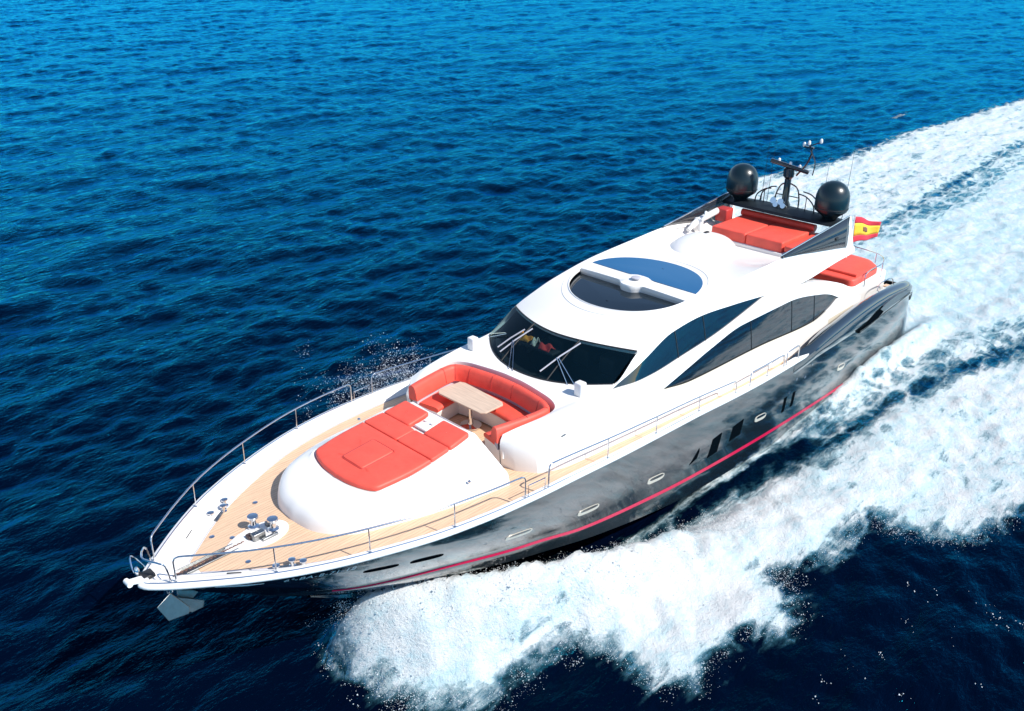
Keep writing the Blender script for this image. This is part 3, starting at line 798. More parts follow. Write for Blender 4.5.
# low grab bar in the gap of each side, bow hoop, small starboard loop
for s in (1, -1):
    m = MB(); a = cap_pt(23.35, .1); b = cap_pt(22.8, .1); m.tube([a, (a[0], a[1], a[2] + .3), (b[0], b[1], b[2] + .3), b], .014, 6)
    (m if s > 0 else m.mirror()).build('gangway_bar', M_CHROME, Y)
m = MB(); p = cap_pt(30.86, .09); m.tube(catmull([(p[0], -p[1], p[2]), (p[0] + .06, -p[1], p[2] + .42), (p[0] + .16, -p[1]*.8, p[2] + .52), (31.12, 0, 3.86), (p[0] + .16, p[1]*.8, p[2] + .52), (p[0] + .06, p[1], p[2] + .42), p], 8), .021, 8); m.build('bow_hoop', M_CHROME, Y)
m = MB(); m.tube(catmull([(30.95,-.42,3.31),(31.1,-.52,3.6),(31.2,-.45,3.68),(31.25,-.3,3.5),(31.2,-.2,3.31)], 6), .018, 8); m.build('bow_loop', M_CHROME, Y)

# ------------------------------------------------------------------ bow hardware
m = MB(); m.prism([(31.1,-.1,3.32),(31.45,-.17,3.34),(31.45,-.05,3.34),(31.1,.08,3.32)], (0, 0, .07)); m.lathe([(.06, -.1), (.06, .1)], (31.45, -.11, 3.37), 14, rot=Matrix.Rotation(R(90), 3, 'X'))
m.build('bow_roller', M_PLASTIC, Y)
m = MB(); m.lathe([(.05, 0), (.06, .06), (.05, .2), (.02, .25)], (31.2, -.22, 3.32), 12); m.build('bow_light', M_CHROME, Y)
m = MB(); m.box((31.05, -.1, 3.36), (.25, .25, .09), bev=.02); m.build('fairlead', M_RUBBER, Y)
pad = MB()
ov = [(28.45 + .62*math.cos(a), .02 + .42*math.sin(a)) for a in np.linspace(0, 2*math.pi, 40, endpoint=False)]
ov = [(x + (.35 if x > 28.8 else 0)*(1 - abs(y)/.45), y) for x, y in ov]
pad.prism([(x, y, 3.06) for x, y in ov], (0, 0, .06)); wl = pad.build('windlass_pad', M_WHITE, Y, bevel=.02)
for x, y in ((28.48, -.30), (28.22, .10)):
    m = MB(); m.lathe([(.13, 3.12), (.13, 3.18), (.07, 3.22), (.06, 3.32), (.11, 3.38), (.13, 3.40), (.12, 3.44), (.03, 3.45)], (x, y, 0), 20); m.build('windlass_drum', M_CHROME, wl)
for c_, s_ in (((28.62, .12, 3.2), (.3, .16, .18)), ((28.15, -.15, 3.17), (.22, .12, .12)), ((28.42, .28, 3.15), (.4, .08, .06))):
    m = MB(); m.box(c_, s_, bev=.02); m.build('windlass_gearbox', M_STEEL, wl)
m = MB(); m.box((28.75, -.02, 3.16), (.14, .18, .1), bev=.03); m.build('windlass_motor', mat('brown_motor', (.06, .035, .03), .4), wl)
m = MB()
for y in (-.11, .13): m.box((29.85, y, 3.105), (1.45, .03, .05), bev=.008)
m.box((29.85, .01, 3.088), (1.45, .22, .012)); cho = m.build('chain_channel', M_STEEL, Y)
m = MB()
for k in range(34):
    x = 28.95 + k*.048; a = R(45 if k % 2 else -45)
    pts = [(x + .035*math.cos(t_), .01 + .02*math.sin(t_)*math.cos(a), 3.125 + .02*math.sin(t_)*math.sin(a)) for t_ in np.linspace(0, 2*math.pi, 8, endpoint=False)]
    m.tube(pts, .009, 5, closed=True)
m.build('anchor_chain', mat('rusty_chain', (.22, .12, .09), .5, metal=.6, var=.3, vscale=8), Y)
for x, y in ((28.95, 1.36), (28.6, 1.42), (28.45, 1.62)):
    for s in (1, -1):
        m = MB(); m.lathe([(.08, 0), (.08, .02), (.04, .04), (.04, .12), (.08, .15), (.08, .175), (.03, .19)], (x, y*s, 3.07), 16); m.build('bollard', M_CHROME, Y)
for s in (1, -1):
    m = MB(); m.box((28.75, 1.38*s, 3.08), (.55, .16, .03), rot=Matrix.Rotation(R(-38*s), 3, 'Z'), bev=.01); m.build('bollard_base', M_STEEL, Y)
    m = MB(); m.box((29.72, .98*s, 3.18), (.3, .02, .16), rot=Matrix.Rotation(R(-40*s), 3, 'Z') @ Matrix.Rotation(R(35*s), 3, 'X'), bev=.008); m.build('fairlead_opening', M_RUBBER, Y)
for x, y in ((29.3, -.7), (29.0, -.35), (29.2, .65), (27.9, -1.2)):
    m = MB(); m.lathe([(.06, 0), (.06, .012), (.02, .02)], (x, y, 3.08), 14); m.build('deck_filler', M_CHROME, Y)

# boxes either side of the windscreen foot
for s in (1, -1):
    m = MB(); m.box((19.95, 2.06*s, 4.44), (.24, .26, .4), bev=.04); m.build('ventilator_box', M_WHITE, Y)
# little fittings along the coaming
for x in (21.2,):
    for s in (1, -1):
        m = MB(); m.box((x, (side(x, 3.75) + .01)*s, 3.75), (.16, .03, .05), bev=.01); m.build('side_light', M_STEEL, Y)

# ------------------------------------------------------------------ ports and lettering on the hull
def hull_patch(cx_, cz, outline, t_, name, m_, parent, s, o0=.0):
    pts = []
    for dx, dz in outline:
        p, n_ = onhull(cx_ + dx, cz + dz); pts.append(p + n_*(t_ + o0))
    c = sum(pts, Vector())/len(pts)
    mb = MB(); n = len(pts)
    base = []
    for dx, dz in outline:
        p, n_ = onhull(cx_ + dx, cz + dz); base.append(p - n_*.02)
    rr = [base, pts]
    mx_ = sum(d[0] for d in outline)/n; mz_ = sum(d[1] for d in outline)/n
    for k in (.7, .4, .05):
        q_ = []
        for dx, dz in outline:
            p, n_ = onhull(cx_ + mx_ + (dx - mx_)*k, cz + mz_ + (dz - mz_)*k); q_.append(p + n_*(t_ + o0))
        rr.append(q_)
    mb.grid(rr, close_u=True)
    if s < 0: mb = mb.mirror()
    return mb.build(name, m_, parent, sharp=40)
def oval(L, H, sh=0, n=24):
    return [(L/2*math.copysign(abs(math.cos(a))**.55, math.cos(a)) + sh*H/2*math.sin(a), H/2*math.copysign(abs(math.sin(a))**.8, math.sin(a))) for a in np.linspace(0, 2*math.pi, n, endpoint=False)]
ports = []
def place(u3): return u3
for x, z_, L, H, lit in ((26.98,2.62,.78,.15,0),(25.92,2.48,.8,.17,0),(23.35,2.05,.85,.2,1),(20.85,1.62,.85,.22,1),(17.95,1.32,.8,.24,1),(12.25,1.12,.75,.24,1),(6.3,.92,.62,.28,1)):
    for s in (1, -1):
        sl_ = .12
        out = [(dx, dz - dx*sl_*(-1)) for dx, dz in oval(L, H)]
        if lit:
            f_ = hull_patch(x, z_, out, .012, 'porthole', M_PORT, hull, s)
            out2 = [(dx*.8 - .02, (dz - dx*sl_)*.42 + dx*.82*sl_ + .045) for dx, dz in out]  # glass set high so the painted glow shows below it
            hull_patch(x, z_, out2, .004, 'porthole_glass', M_WINDOW, hull, s, .012)
        else:
            hull_patch(x, z_, out, .006, 'slot_window', M_MATTE, hull, s)
for x, z_, L, H, sh in ((16.05,1.25,.34,.5,.12),(14.95,1.18,.5,.74,.06),(13.75,1.24,.62,.6,.04)):
    for s in (1, -1):
        q_ = [(-L/2 - sh*.5, -H/2), (L/2 - sh*.5 + .03, -H/2 + .02), (L/2 + sh*.5, H/2), (-L/2 + sh*.5, H/2 - .05)]
        if L < .5: q_ = [(-L/2 - .02, -H/2), (L/2, -H/2 + .1), (L/2 + .05, H/2*.4), (L/2, H/2)]
        q_ = [(-a, b) for a, b in q_]
        hull_patch(x, z_, dense(q_, rc=.03), .006, 'hull_window', M_MATTE, hull, s)
for x, z_, r_ in ((10.4,1.35,.05),(10.05,1.75,.06),(9.4,1.6,.05),(9.0,1.95,.04)):
    hull_patch(x, z_, oval(r_*2.4, r_*2), .012, 'overboard_outlet', M_CHROME, hull, 1)
for x0, L, nn in ((10.6, .2, 0), (10.0, .2, 0)):
    hull_patch(x0, .95, dense([(-.12,-.3),(.08,-.3),(.12,.3),(-.08,.3)], rc=.02), .005, 'exhaust_slot', M_MATTE, hull, 1)

def hull_text(txt, xc, zc, size, slope):
    cu_ = bpy.data.curves.new('t', 'FONT'); cu_.body = txt; cu_.size = size; cu_.align_x = 'CENTER'; cu_.space_character = 1.15
    to = bpy.data.objects.new('t', cu_); COL.objects.link(to)
    dg_ = bpy.context.evaluated_depsgraph_get(); me = bpy.data.meshes.new_from_object(to.evaluated_get(dg_))
    bpy.data.objects.remove(to)
    for v_ in me.vertices:
        lx, lz = v_.co.x, v_.co.y
        p, n_ = onhull(xc - lx, zc + lz + lx*slope)
        v_.co = p + n_*.006
    me.materials.append(M_LETTER)
    o = bpy.data.objects.new('registration_lettering', me); COL.objects.link(o); o.parent = hull
    return o
hull_text('6\u00aa-BA-8-71-18', 28.3, 2.95, .2, 0)
m = hull_patch(29.7, 2.98, [(-.4,.02),(-.1,.05),(.25,.09),(.42,.08),(.1,.0),(-.15,-.03)], .006, 'bow_emblem', M_LETTER, hull, 1)

# ------------------------------------------------------------------ loose things aboard
an = boat_root('anchor', 'polished steel plough anchor hanging from the hawse under the yacht bow', 'anchor')
m = MB(); m.tube([(30.84,.3,3.15),(30.84,.3,2.5)], .06, 10); m.lathe([(.1,-.05),(.1,.1)], (30.84,.3,3.1), 12); m.lathe([(.03,-.1),(.03,.1)], (30.84,.3,2.55), 8, rot=Matrix.Rotation(R(90), 3, 'X')); m.build('shank', M_CHROME, an)
m = MB(); m.prism([(31.22,.52,2.97),(31.04,.52,2.51),(30.59,.5,2.42),(30.53,.46,2.54),(30.86,.42,3.08)], (-.03,-.05,-.03)); m.build('fluke', M_STEEL, an, bevel=.015)
m = MB(); m.prism([(30.75,.24,2.82),(30.1,.22,2.32),(30.13,.2,2.14),(30.4,.2,2.16),(30.62,.4,2.45)], (-.02,-.06,-.02)); m.build('fluke', M_STEEL, an, bevel=.015)
m = MB(); m.prism([(30.57,.04,2.78),(30.09,.02,2.46),(30.39,.05,2.27),(30.6,.12,2.5)], (0,-.05,.02)); m.build('crown', M_STEEL, an, bevel=.015)

fg = boat_root('ensign_flag', 'red and yellow striped ensign flying from a staff at the yacht stern', 'flag')
m = MB(); m.tube([(2.05,1.05,3.6),(1.75,1.0,5.25)], .018, 8); m.lathe([(.03, 0), (.03, .05), (.01, .07)], (1.75,1.0,5.25), 10); m.build('staff', M_PLASTIC, fg)
def flag_pt(a, b):
    L = 1.75; x = 1.74 - a*L*.93 - .16*(1 - b); y = 1.0 + .12*math.sin(a*6 + b)*a + a*.35; z_ = 4.12 + b*1.12 - a*(.06 + .42*b) + .04*math.sin(a*7)
    return (x, y, z_)
for nm, b0, b1, m_ in (('red_band', 0, .25, 'r'), ('yellow_band', .25, .75, 'y'), ('red_band', .75, 1, 'r')):
    m = MB(); m.grid([[flag_pt(a, b0 + (b1 - b0)*k/4) for a in np.linspace(0, 1, 20)] for k in range(5)])
    solid(m.build(nm, mat('flag_red', (.62,.03,.05), .7) if m_ == 'r' else mat('flag_yellow', (.85,.52,.03), .7), fg), .008, 0)
m = MB()
for (a0, b0, da, db_) in ((.34, .42, .05, .2), (.42, .40, .09, .24), (.53, .42, .04, .2)):
    m.grid([[tuple(np.array(flag_pt(a0 + da*i/3, b0 + db_*k/3)) + np.array([.0, .012, 0])) for i in range(4)] for k in range(4)])
solid(m.build('coat_of_arms', mat('flag_arms', (.25,.12,.08), .7), fg), .02, 0)

rc = boat_root('rolled_cover', 'rolled white cover lashed beside the flybridge sunpad', 'cover')
m = MB(); m.tube(catmull([(9.2,-1.95,5.62),(8.6,-2.0,5.8),(7.8,-2.05,5.86),(6.9,-2.1,5.92)], 6), [.08]*3 + [.12]*15 + [.1], 12); m.build('roll', mat('white_canvas', (.74,.73,.7), .8, bump=.5, bscale=8), rc)
m = MB(); m.box((8.55,-1.95,5.7), (.2,.34,.5), bev=.07); m.tube(catmull([(8.6,-1.8,5.9),(8.45,-1.75,6.05),(8.2,-1.9,6.1)], 4), .06, 8); m.build('lashing', mat('white_canvas_strap', (.76,.75,.73), .8), rc)

def cloth(name, label, c, size, m_, seed):
    r_ = random.Random(seed); mb = MB(); n = 12
    rows_ = [[(c[0] + (i/n - .5)*size[0], c[1] + (j/n - .5)*size[1], c[2] + size[2]*(.5 + .5*math.sin(i*.55 + seed)*math.cos(j*.45 + seed*2))*math.sin(math.pi*(i + .5)/(n + 1))) for i in range(n + 1)] for j in range(n + 1)]
    mb.grid(rows_); o = mb.build(name, m_); o.matrix_world = BM
    solid(o, .02, 0)
    return tag(o, label, 'towel', 'towels on the dashboard')
cloth('towel', 'orange towel crumpled on the dashboard behind the windscreen', (18.95,-.86,4.62), (.3,.42,.24), mat('orange_towel', (.95,.36,.04), .8), 1)
cloth('towel', 'cream towel lying between the orange and red towels on the dashboard', (18.98,-.46,4.62), (.3,.16,.24), mat('cream_towel', (.8,.72,.6), .8), 2)
cloth('towel', 'red towel heaped on the dashboard behind the windscreen', (18.98,-.02,4.6), (.3,.4,.22), mat('red_towel', (.9,.07,.06), .8), 3)

# ------------------------------------------------------------------ sea
def ocean_tile(n, L, lp, spread, ang, seed):
    r_ = np.random.default_rng(seed)
    k1 = np.fft.fftfreq(n, L/n)*2*np.pi
    kx, ky = np.meshgrid(k1, k1, indexing='ij'); k = np.hypot(kx, ky); k[0, 0] = 1e9
    kp = 2*np.pi/lp
    S = k**-4.0*np.exp(-1.0*(kp/k)**2)*np.exp(-(k/14.)**2)
    th = np.arctan2(ky, kx) - ang
    S = S*(np.abs(np.cos(th))**spread*.9 + .06)
    F = (r_.normal(size=k.shape) + 1j*r_.normal(size=k.shape))*np.sqrt(S)
    h = np.fft.ifft2(F)
    sc = 1/np.std(h.real)
    dx = np.fft.ifft2(-1j*kx/k*F).real*sc; dy = np.fft.ifft2(-1j*ky/k*F).real*sc
    return h.real*sc, dx, dy, L
def samp(tile, x, y, ca, sa):
    h, dx, dy, L = tile; n = h.shape[0]
    u = ((x*ca + y*sa)/L*n) % n; v = ((-x*sa + y*ca)/L*n) % n
    i = np.floor(u).astype(int); j = np.floor(v).astype(int); fu = u - i; fv = v - j
    i %= n; j %= n; i2 = (i+1) % n; j2 = (j+1) % n
    def b(A_): return A_[i, j]*(1-fu)*(1-fv) + A_[i2, j]*fu*(1-fv) + A_[i, j2]*(1-fu)*fv + A_[i2, j2]*fu*fv
    a, c, d = b(h), b(dx), b(dy)
    return a, c*ca - d*sa, c*sa + d*ca
def axis(lo, hi, d0, far_lo, far_hi, g_=1.02, dmax=.55):
    a = list(np.arange(lo, hi, d0))
    d = d0; x = a[-1]
    while x < far_hi:
        lim = dmax if x < far_hi*0 + 200 else 1e9
        d = min(d*g_, lim) if x < 200 else d*1.25
        x += d; a.append(x)
    d = d0; x = a[0]; b = []
    while x > far_lo:
        d = min(d*g_, dmax) if x > -190 else d*1.25
        x -= d; b.append(x)
    return np.array(b[::-1] + a)
AX = axis(-22, 33, .17, -9000, 3000, dmax=.6); AY = axis(-15, 15, .17, -9000, 3000, dmax=.55)
GX, GY = np.meshgrid(AX, AY, indexing='ij')

def sdf(poly, X, Y_):
    P = np.array(poly, float); n = len(P); d2 = np.full(X.shape, 1e18); ins = np.zeros(X.shape, bool)
    for i in range(n):
        a = P[i]; b = P[(i+1) % n]; e = b - a; L2 = e @ e
        t_ = np.clip(((X - a[0])*e[0] + (Y_ - a[1])*e[1])/L2, 0, 1)
        d2 = np.minimum(d2, (X - a[0] - t_*e[0])**2 + (Y_ - a[1] - t_*e[1])**2)
        c = ((a[1] > Y_) != (b[1] > Y_)) & (X < (b[0] - a[0])*(Y_ - a[1])/((b[1] - a[1]) if abs(b[1] - a[1]) > 1e-9 else 1e-9) + a[0])
        ins ^= c
    d = np.sqrt(d2); return np.where(ins, d, -d)
near = (GX > -140) & (GX < 40) & (GY > -40) & (GY < 50)
FX = GX[near]; FY = GY[near]
PORT = [(24.4,-.2),(26.3,-.6),(27.2,-.2),(27.4,1.2),(26.5,2.9),(25.6,4.1),(23.7,4.0),(22.5,4.3),(22.2,5.2),(22.25,6.6),(21.3,7.4),(19.1,7.3),(18.3,8.2),(16.8,7.6),(16.6,6.6),(14.7,7.5),(12.1,7.5),(11.9,9),(10.7,10.3),(8.7,10.9),(0,12.8),(-12,15.5),(-30,19),(-60,26),(-110,40),(-110,20),(-60,13),(-30,9.8),(-12,8.6),(-5,7.6),(1,5.8),(4.4,4.9),(7.8,4.9),(9.6,4.55),(11.7,4.25),(14,3.7),(16.2,3.35),(18.4,2.6),(20.2,1.8),(22.4,1.0),(24.3,.2)]
STB = [(21.6,-1.5),(21.2,-3),(20.5,-4.8),(19,-5.6),(15,-6.6),(10,-7.8),(5,-9.3),(-5,-11.6),(-12,-13.2),(-16.8,-13.6),(-24.4,-12.0),(-34,-11.5),(-54,-9.3),(-120,2),(-120,-3),(-54,-4.2),(-34,-4),(-18,-3.8),(-8,-3.6),(0,-3.6),(6,-4.2),(14,-3.4),(20,-2)]
WAKE = [(.4,3.1),(-3.5,5.5),(-10,7.3),(-20,9.4),(-40,12),(-110,28),(-120,-3),(-54,-4.5),(-34,-4.2),(-20,-4),(-10,-4),(.4,-3.4)]
GAP = [(-9,-3.6),(-13,-3.9),(-17,-3.6),(-23,-3.9),(-32,-3.6),(-50,-3.6),(-50,-2.4),(-32,-1.9),(-20,-1.7),(-13,-2.4)]
LACE = [(11,3.2),(9,4.6),(5,5.0),(0,6.0),(-8,7.9),(-20,9.5),(-45,11.5),(-45,10),(-20,6.8),(-8,5.2),(0,3.4),(5,3.1)]
CHINE = [(19.4,2.75),(17,3.08),(13,3.26),(9,3.42),(5,3.75),(1,4.1),(-3,4.6),(-3,2.9),(5,2.8),(12,2.9),(19,2.5)]
def dens(poly, wdt, amp): 
    return amp*smooth(-wdt, wdt, sdf(poly, FX, FY))
fo = 1.08*smooth(-.85, 1.15, sdf(PORT, FX, FY))
fo = np.maximum(fo, dens(STB, 1.1, 1.04))
fo = np.maximum(fo, dens(WAKE, 1.2, 1.2))
fo = np.maximum(fo, dens(LACE, .9, .82))
fo = np.maximum(fo, dens(CHINE, .16, 1)*np.interp(FX, [0, 6, 10, 19], [1.1, 1.05, .8, .72]))
fo = fo*(1 - .36*dens(GAP, .8, 1))
fo = fo*(.25 + .75*smooth(-112, -62, FX))*smooth(-128, -84, FX)
cap_ = np.exp(-(((FX + 39.5)/2.2)**2 + ((FY + 14.1)/.5)**2)) + .6*np.exp(-(((FX + 52)/1.5)**2 + ((FY + 12.6)/.4)**2))
fo = np.maximum(fo, .58*cap_)
heavy = smooth(-.5, 1.8, sdf([p for p in PORT[:18]] + PORT[-7:], FX, FY))*smooth(6, 13, FX)
FOAM = np.zeros(GX.shape, np.float32); FOAM[near] = fo
HEAVY = np.zeros(GX.shape, np.float32); HEAVY[near] = heavy
AER = np.zeros(GX.shape, np.float32); AER[near] = np.maximum(np.maximum(dens(WAKE, 2.5, 1.0), dens(PORT, 1.6, .55)), np.maximum(dens(STB, 2, .5), dens(LACE, 1.2, .45)))

WK = np.zeros(GX.shape, np.float32); WK[near] = dens(WAKE, 2., 1.)
t1 = ocean_tile(1024, 83.0, 2.7, 2.5, R(72), 3); t2 = ocean_tile(512, 71.0, 11.0, 2.0, R(60), 5); t3 = ocean_tile(512, 23.0, 1.2, 1.5, R(95), 9); tf = ocean_tile(512, 19.0, 1.6, .3, 0, 21)
h1, x1, y1 = samp(t1, GX, GY, 1, 0); h2, x2, y2 = samp(t2, GX, GY, math.cos(.35), math.sin(.35)); h3, x3, y3 = samp(t3, GX, GY, math.cos(.8), math.sin(.8)); hf, xf_, yf_ = samp(tf, GX, GY, 1, 0)
dist = np.hypot(GX - 36, GY - 15)
fade = 1 - smooth(230, 420, dist)
a1, a2, a3 = .034, .042, .014
calm = 1 - .45*np.clip(FOAM, 0, 1)
H_ = (h1*a1 + h2*a2 + h3*a3)*fade*calm
DX = (x1*a1 + x2*a2 + x3*a3)*fade*calm*.6; DY = (y1*a1 + y2*a2 + y3*a3)*fade*calm*.6
fd = np.clip(FOAM, 0, 1.1)
yr = np.interp(GX, [14, 16, 18, 20, 21.8, 23.3, 24.6, 25.7, 26.6, 27.3], [4.8, 4.45, 4.0, 3.6, 3.1, 2.42, 1.7, 1.05, .35, .0]); hr_ = np.interp(GX, [13, 16, 18, 20, 21.8, 23.3, 24.6, 25.8, 26.7, 27.3], [.1, .35, .75, 1.3, 1.65, 1.85, 2.0, 2.0, 1.5, .2])
dy_ = np.abs(GY) - yr
bow = hr_*np.exp(-np.where(dy_ < 0, (dy_/.45)**2, (dy_/1.35)**2))*np.where(GY > -.4, 1, 1 - smooth(20.5, 22, GX))
ridge = np.exp(-((GX - 12)/9.)**2)*np.exp(-((GY - 6.4)/1.4)**2)
H_ = H_ + fd*(.04*np.abs(hf)*(1 + 1.0*HEAVY) + bow*np.where(GY > 0, 1, .6) + .22*ridge) + .02*hf*fd
H_ += .75*fd*np.exp(-((GY - 3.45)/.45)**2)*np.interp(GX, [-4, -1, 3, 7, 11], [0, .8, 1, .5, 0])
stern = np.exp(-(((GX + 6)/5.)**2))*np.exp(-((GY/3.)**2)); H_ += .35*stern
V_ = np.stack([GX + DX, GY + DY, H_], -1).reshape(-1, 3).astype(np.float32)
nx, ny = GX.shape
idx = np.arange(nx*ny).reshape(nx, ny)
Q = np.stack([idx[:-1, :-1], idx[1:, :-1], idx[1:, 1:], idx[:-1, 1:]], -1).reshape(-1, 4).astype(np.int32)
sm = bpy.data.meshes.new('sea')
sm.vertices.add(len(V_)); sm.vertices.foreach_set('co', V_.ravel())
sm.loops.add(Q.size); sm.loops.foreach_set('vertex_index', Q.ravel())
sm.polygons.add(len(Q)); sm.polygons.foreach_set('loop_start', np.arange(0, Q.size, 4, dtype=np.int32)); sm.polygons.foreach_set('loop_total', np.full(len(Q), 4, np.int32))
sm.polygons.foreach_set('use_smooth', np.ones(len(Q), bool))
sm.update()
for nm, arr in (('foam', FOAM), ('heavy', HEAVY), ('aerated', AER), ('wake', WK)):
    at = sm.attributes.new(nm, 'FLOAT', 'POINT'); at.data.foreach_set('value', arr.ravel().astype(np.float32))

ms = bpy.data.materials.new('sea_water'); ms.use_nodes = True
N = ms.node_tree.nodes; L_ = ms.node_tree.links; BS = N['Principled BSDF']
def node(t_, **kw):
    n = N.new(t_)
    for k, v_ in kw.items(): setattr(n, k, v_)
    return n
def math_(op, a, b=None, clamp=False):
    n = node('ShaderNodeMath', operation=op, use_clamp=clamp)
    for i, q_ in enumerate((a, b)):
        if q_ is None: continue
        if isinstance(q_, (int, float)): n.inputs[i].default_value = q_
        else: L_.new(q_, n.inputs[i])
    return n.outputs[0]
geo = node('ShaderNodeNewGeometry')
def att(nm): return node('ShaderNodeAttribute', attribute_name=nm).outputs['Fac']
def noise(sc, det, rough=.6, stretch=(1, 1, 1), rot=0, dist_=0):
    mp = node('ShaderNodeMapping'); mp.inputs['Scale'].default_value = stretch; mp.inputs['Rotation'].default_value = (0, 0, rot)
    L_.new(geo.outputs['Position'], mp.inputs[0])
    n = node('ShaderNodeTexNoise'); n.inputs['Scale'].default_value = sc; n.inputs['Detail'].default_value = det; n.inputs['Roughness'].default_value = rough; n.inputs['Distortion'].default_value = dist_
    L_.new(mp.outputs[0], n.inputs['Vector']); return n.outputs['Fac']
def rng(v_, a, b, c=0, d=1, sm_=True):
    n = node('ShaderNodeMapRange'); n.interpolation_type = 'SMOOTHSTEP' if sm_ else 'LINEAR'
    for i, q_ in enumerate((v_, a, b, c, d)):
        if isinstance(q_, (int, float)): n.inputs[i].default_value = q_
        else: L_.new(q_, n.inputs[i])
    return n.outputs[0]
foam, heavy_, aer = att('foam'), att('heavy'), att('aerated')
n_big = noise(.55, 9, .66, (.5, 1, 1), R(8), .6)
n_fin = noise(3.2, 8, .72, (.6, 1, 1), R(8), .3)
n_str = noise(1.5, 8, .68, (.2, 1, 1), R(9), .4)
# lacy cells
mpv = node('ShaderNodeMapping'); mpv.inputs['Scale'].default_value = (.55, 1.0, 1)
L_.new(geo.outputs['Position'], mpv.inputs[0])
wn = node('ShaderNodeTexNoise'); wn.inputs['Scale'].default_value = 1.1; wn.inputs['Detail'].default_value = 5; L_.new(mpv.outputs[0], wn.inputs['Vector'])
wv = node('ShaderNodeVectorMath', operation='MULTIPLY_ADD'); L_.new(wn.outputs['Color'], wv.inputs[0]); wv.inputs[1].default_value = (.9, .9, .9); L_.new(mpv.outputs[0], wv.inputs[2])
vo = node('ShaderNodeTexVoronoi'); vo.feature = 'DISTANCE_TO_EDGE'; vo.inputs['Scale'].default_value = 1.25; L_.new(wv.outputs[0], vo.inputs['Vector'])
lace = rng(vo.outputs['Distance'], .0, .22, 1, 0)
mixn = math_('ADD', math_('ADD', math_('MULTIPLY', n_big, .30), math_('MULTIPLY', n_fin, .32)), math_('MULTIPLY', n_str, .38))
cover = math_('ADD', math_('MULTIPLY', math_('SUBTRACT', mixn, .5), 2.9), math_('MULTIPLY', math_('SUBTRACT', lace, .55), .22))
cover = math_('ADD', cover, foam)
cover = math_('ADD', cover, math_('MULTIPLY', heavy_, .30))
fmask = rng(cover, .46, .92)
gate = rng(foam, .04, .2)
fmask = math_('MULTIPLY', fmask, gate)
veil = math_('MULTIPLY', rng(cover, .25, .75), math_('MULTIPLY', aer, .9))
mixA = node('ShaderNodeMix', data_type='RGBA'); mixA.inputs[6].default_value = (.0002, .0018, .0088, 1); mixA.inputs[7].default_value = (.11, .40, .50, 1); L_.new(veil, mixA.inputs[0])
fcol = node('ShaderNodeMix', data_type='RGBA'); fcol.inputs[6].default_value = (.40, .575, .625, 1); fcol.inputs[7].default_value = (.645, .66, .665, 1)
wk_ = att('wake')
L_.new(rng(math_('SUBTRACT', math_('ADD', math_('ADD', math_('MULTIPLY', n_fin, .6), math_('MULTIPLY', n_str, .6)), math_('MULTIPLY', math_('MINIMUM', cover, 1.3), .22)), math_('SUBTRACT', math_('MULTIPLY', wk_, .10), math_('MULTIPLY', heavy_, .04))), .60, 1.04), fcol.inputs[0])
fmx = math_('MAXIMUM', fmask, math_('MULTIPLY', veil, .0))
L_.new(fcol.outputs[2], BS.inputs['Base Color']); BS.inputs['Roughness'].default_value = .8; BS.inputs['Specular IOR Level'].default_value = .15
dif = node('ShaderNodeBsdfDiffuse'); L_.new(mixA.outputs[2], dif.inputs['Color'])
glo = node('ShaderNodeBsdfGlossy'); glo.inputs['Color'].default_value = (.02, .60, 1.0, 1); glo.inputs['Roughness'].default_value = .12
fre = node('ShaderNodeFresnel'); fre.inputs['IOR'].default_value = 1.34
wat = node('ShaderNodeMixShader'); L_.new(rng(fre.outputs[0], .030, .58, .006, 1.0, False), wat.inputs[0]); L_.new(dif.outputs[0], wat.inputs[1]); L_.new(glo.outputs[0], wat.inputs[2])
fin = node('ShaderNodeMixShader'); L_.new(fmask, fin.inputs[0]); L_.new(wat.outputs[0], fin.inputs[1]); L_.new(BS.outputs[0], fin.inputs[2])
L_.new(fin.outputs[0], N['Material Output'].inputs[0])
# ripples and foam relief
r1 = noise(1.5, 5, .6, (.55, 1.2, 1), R(-14)); r2 = noise(5.5, 4, .6, (.6, 1.2, 1), R(20)); r3 = noise(.45, 3, .5, (.5, 1, 1), R(-8))
rip = math_('ADD', math_('ADD', math_('MULTIPLY', r1, .10), math_('MULTIPLY', r2, .034)), math_('MULTIPLY', r3, .09))
fn_ = noise(2.4, 9, .75); fn2 = noise(9, 6, .75)
frel = math_('ADD', math_('MULTIPLY', fn_, .13), math_('MULTIPLY', fn2, .018))
hgt = math_('ADD', math_('MULTIPLY', rip, math_('SUBTRACT', 1, math_('MULTIPLY', fmask, .8))), math_('MULTIPLY', math_('ADD', frel, .12), fmask))
bmp = node('ShaderNodeBump'); bmp.inputs['Strength'].default_value = 1.0; bmp.inputs['Distance'].default_value = 1.0
L_.new(hgt, bmp.inputs['Height']); L_.new(bmp.outputs[0], BS.inputs['Normal'])
for q_ in (dif, glo, fre): L_.new(bmp.outputs[0], q_.inputs['Normal'])
sm.materials.append(ms)
sea = bpy.data.objects.new('sea', sm); COL.objects.link(sea); tag(sea, 'deep blue open sea crossed by the white foaming wake', 'sea', kind='structure')

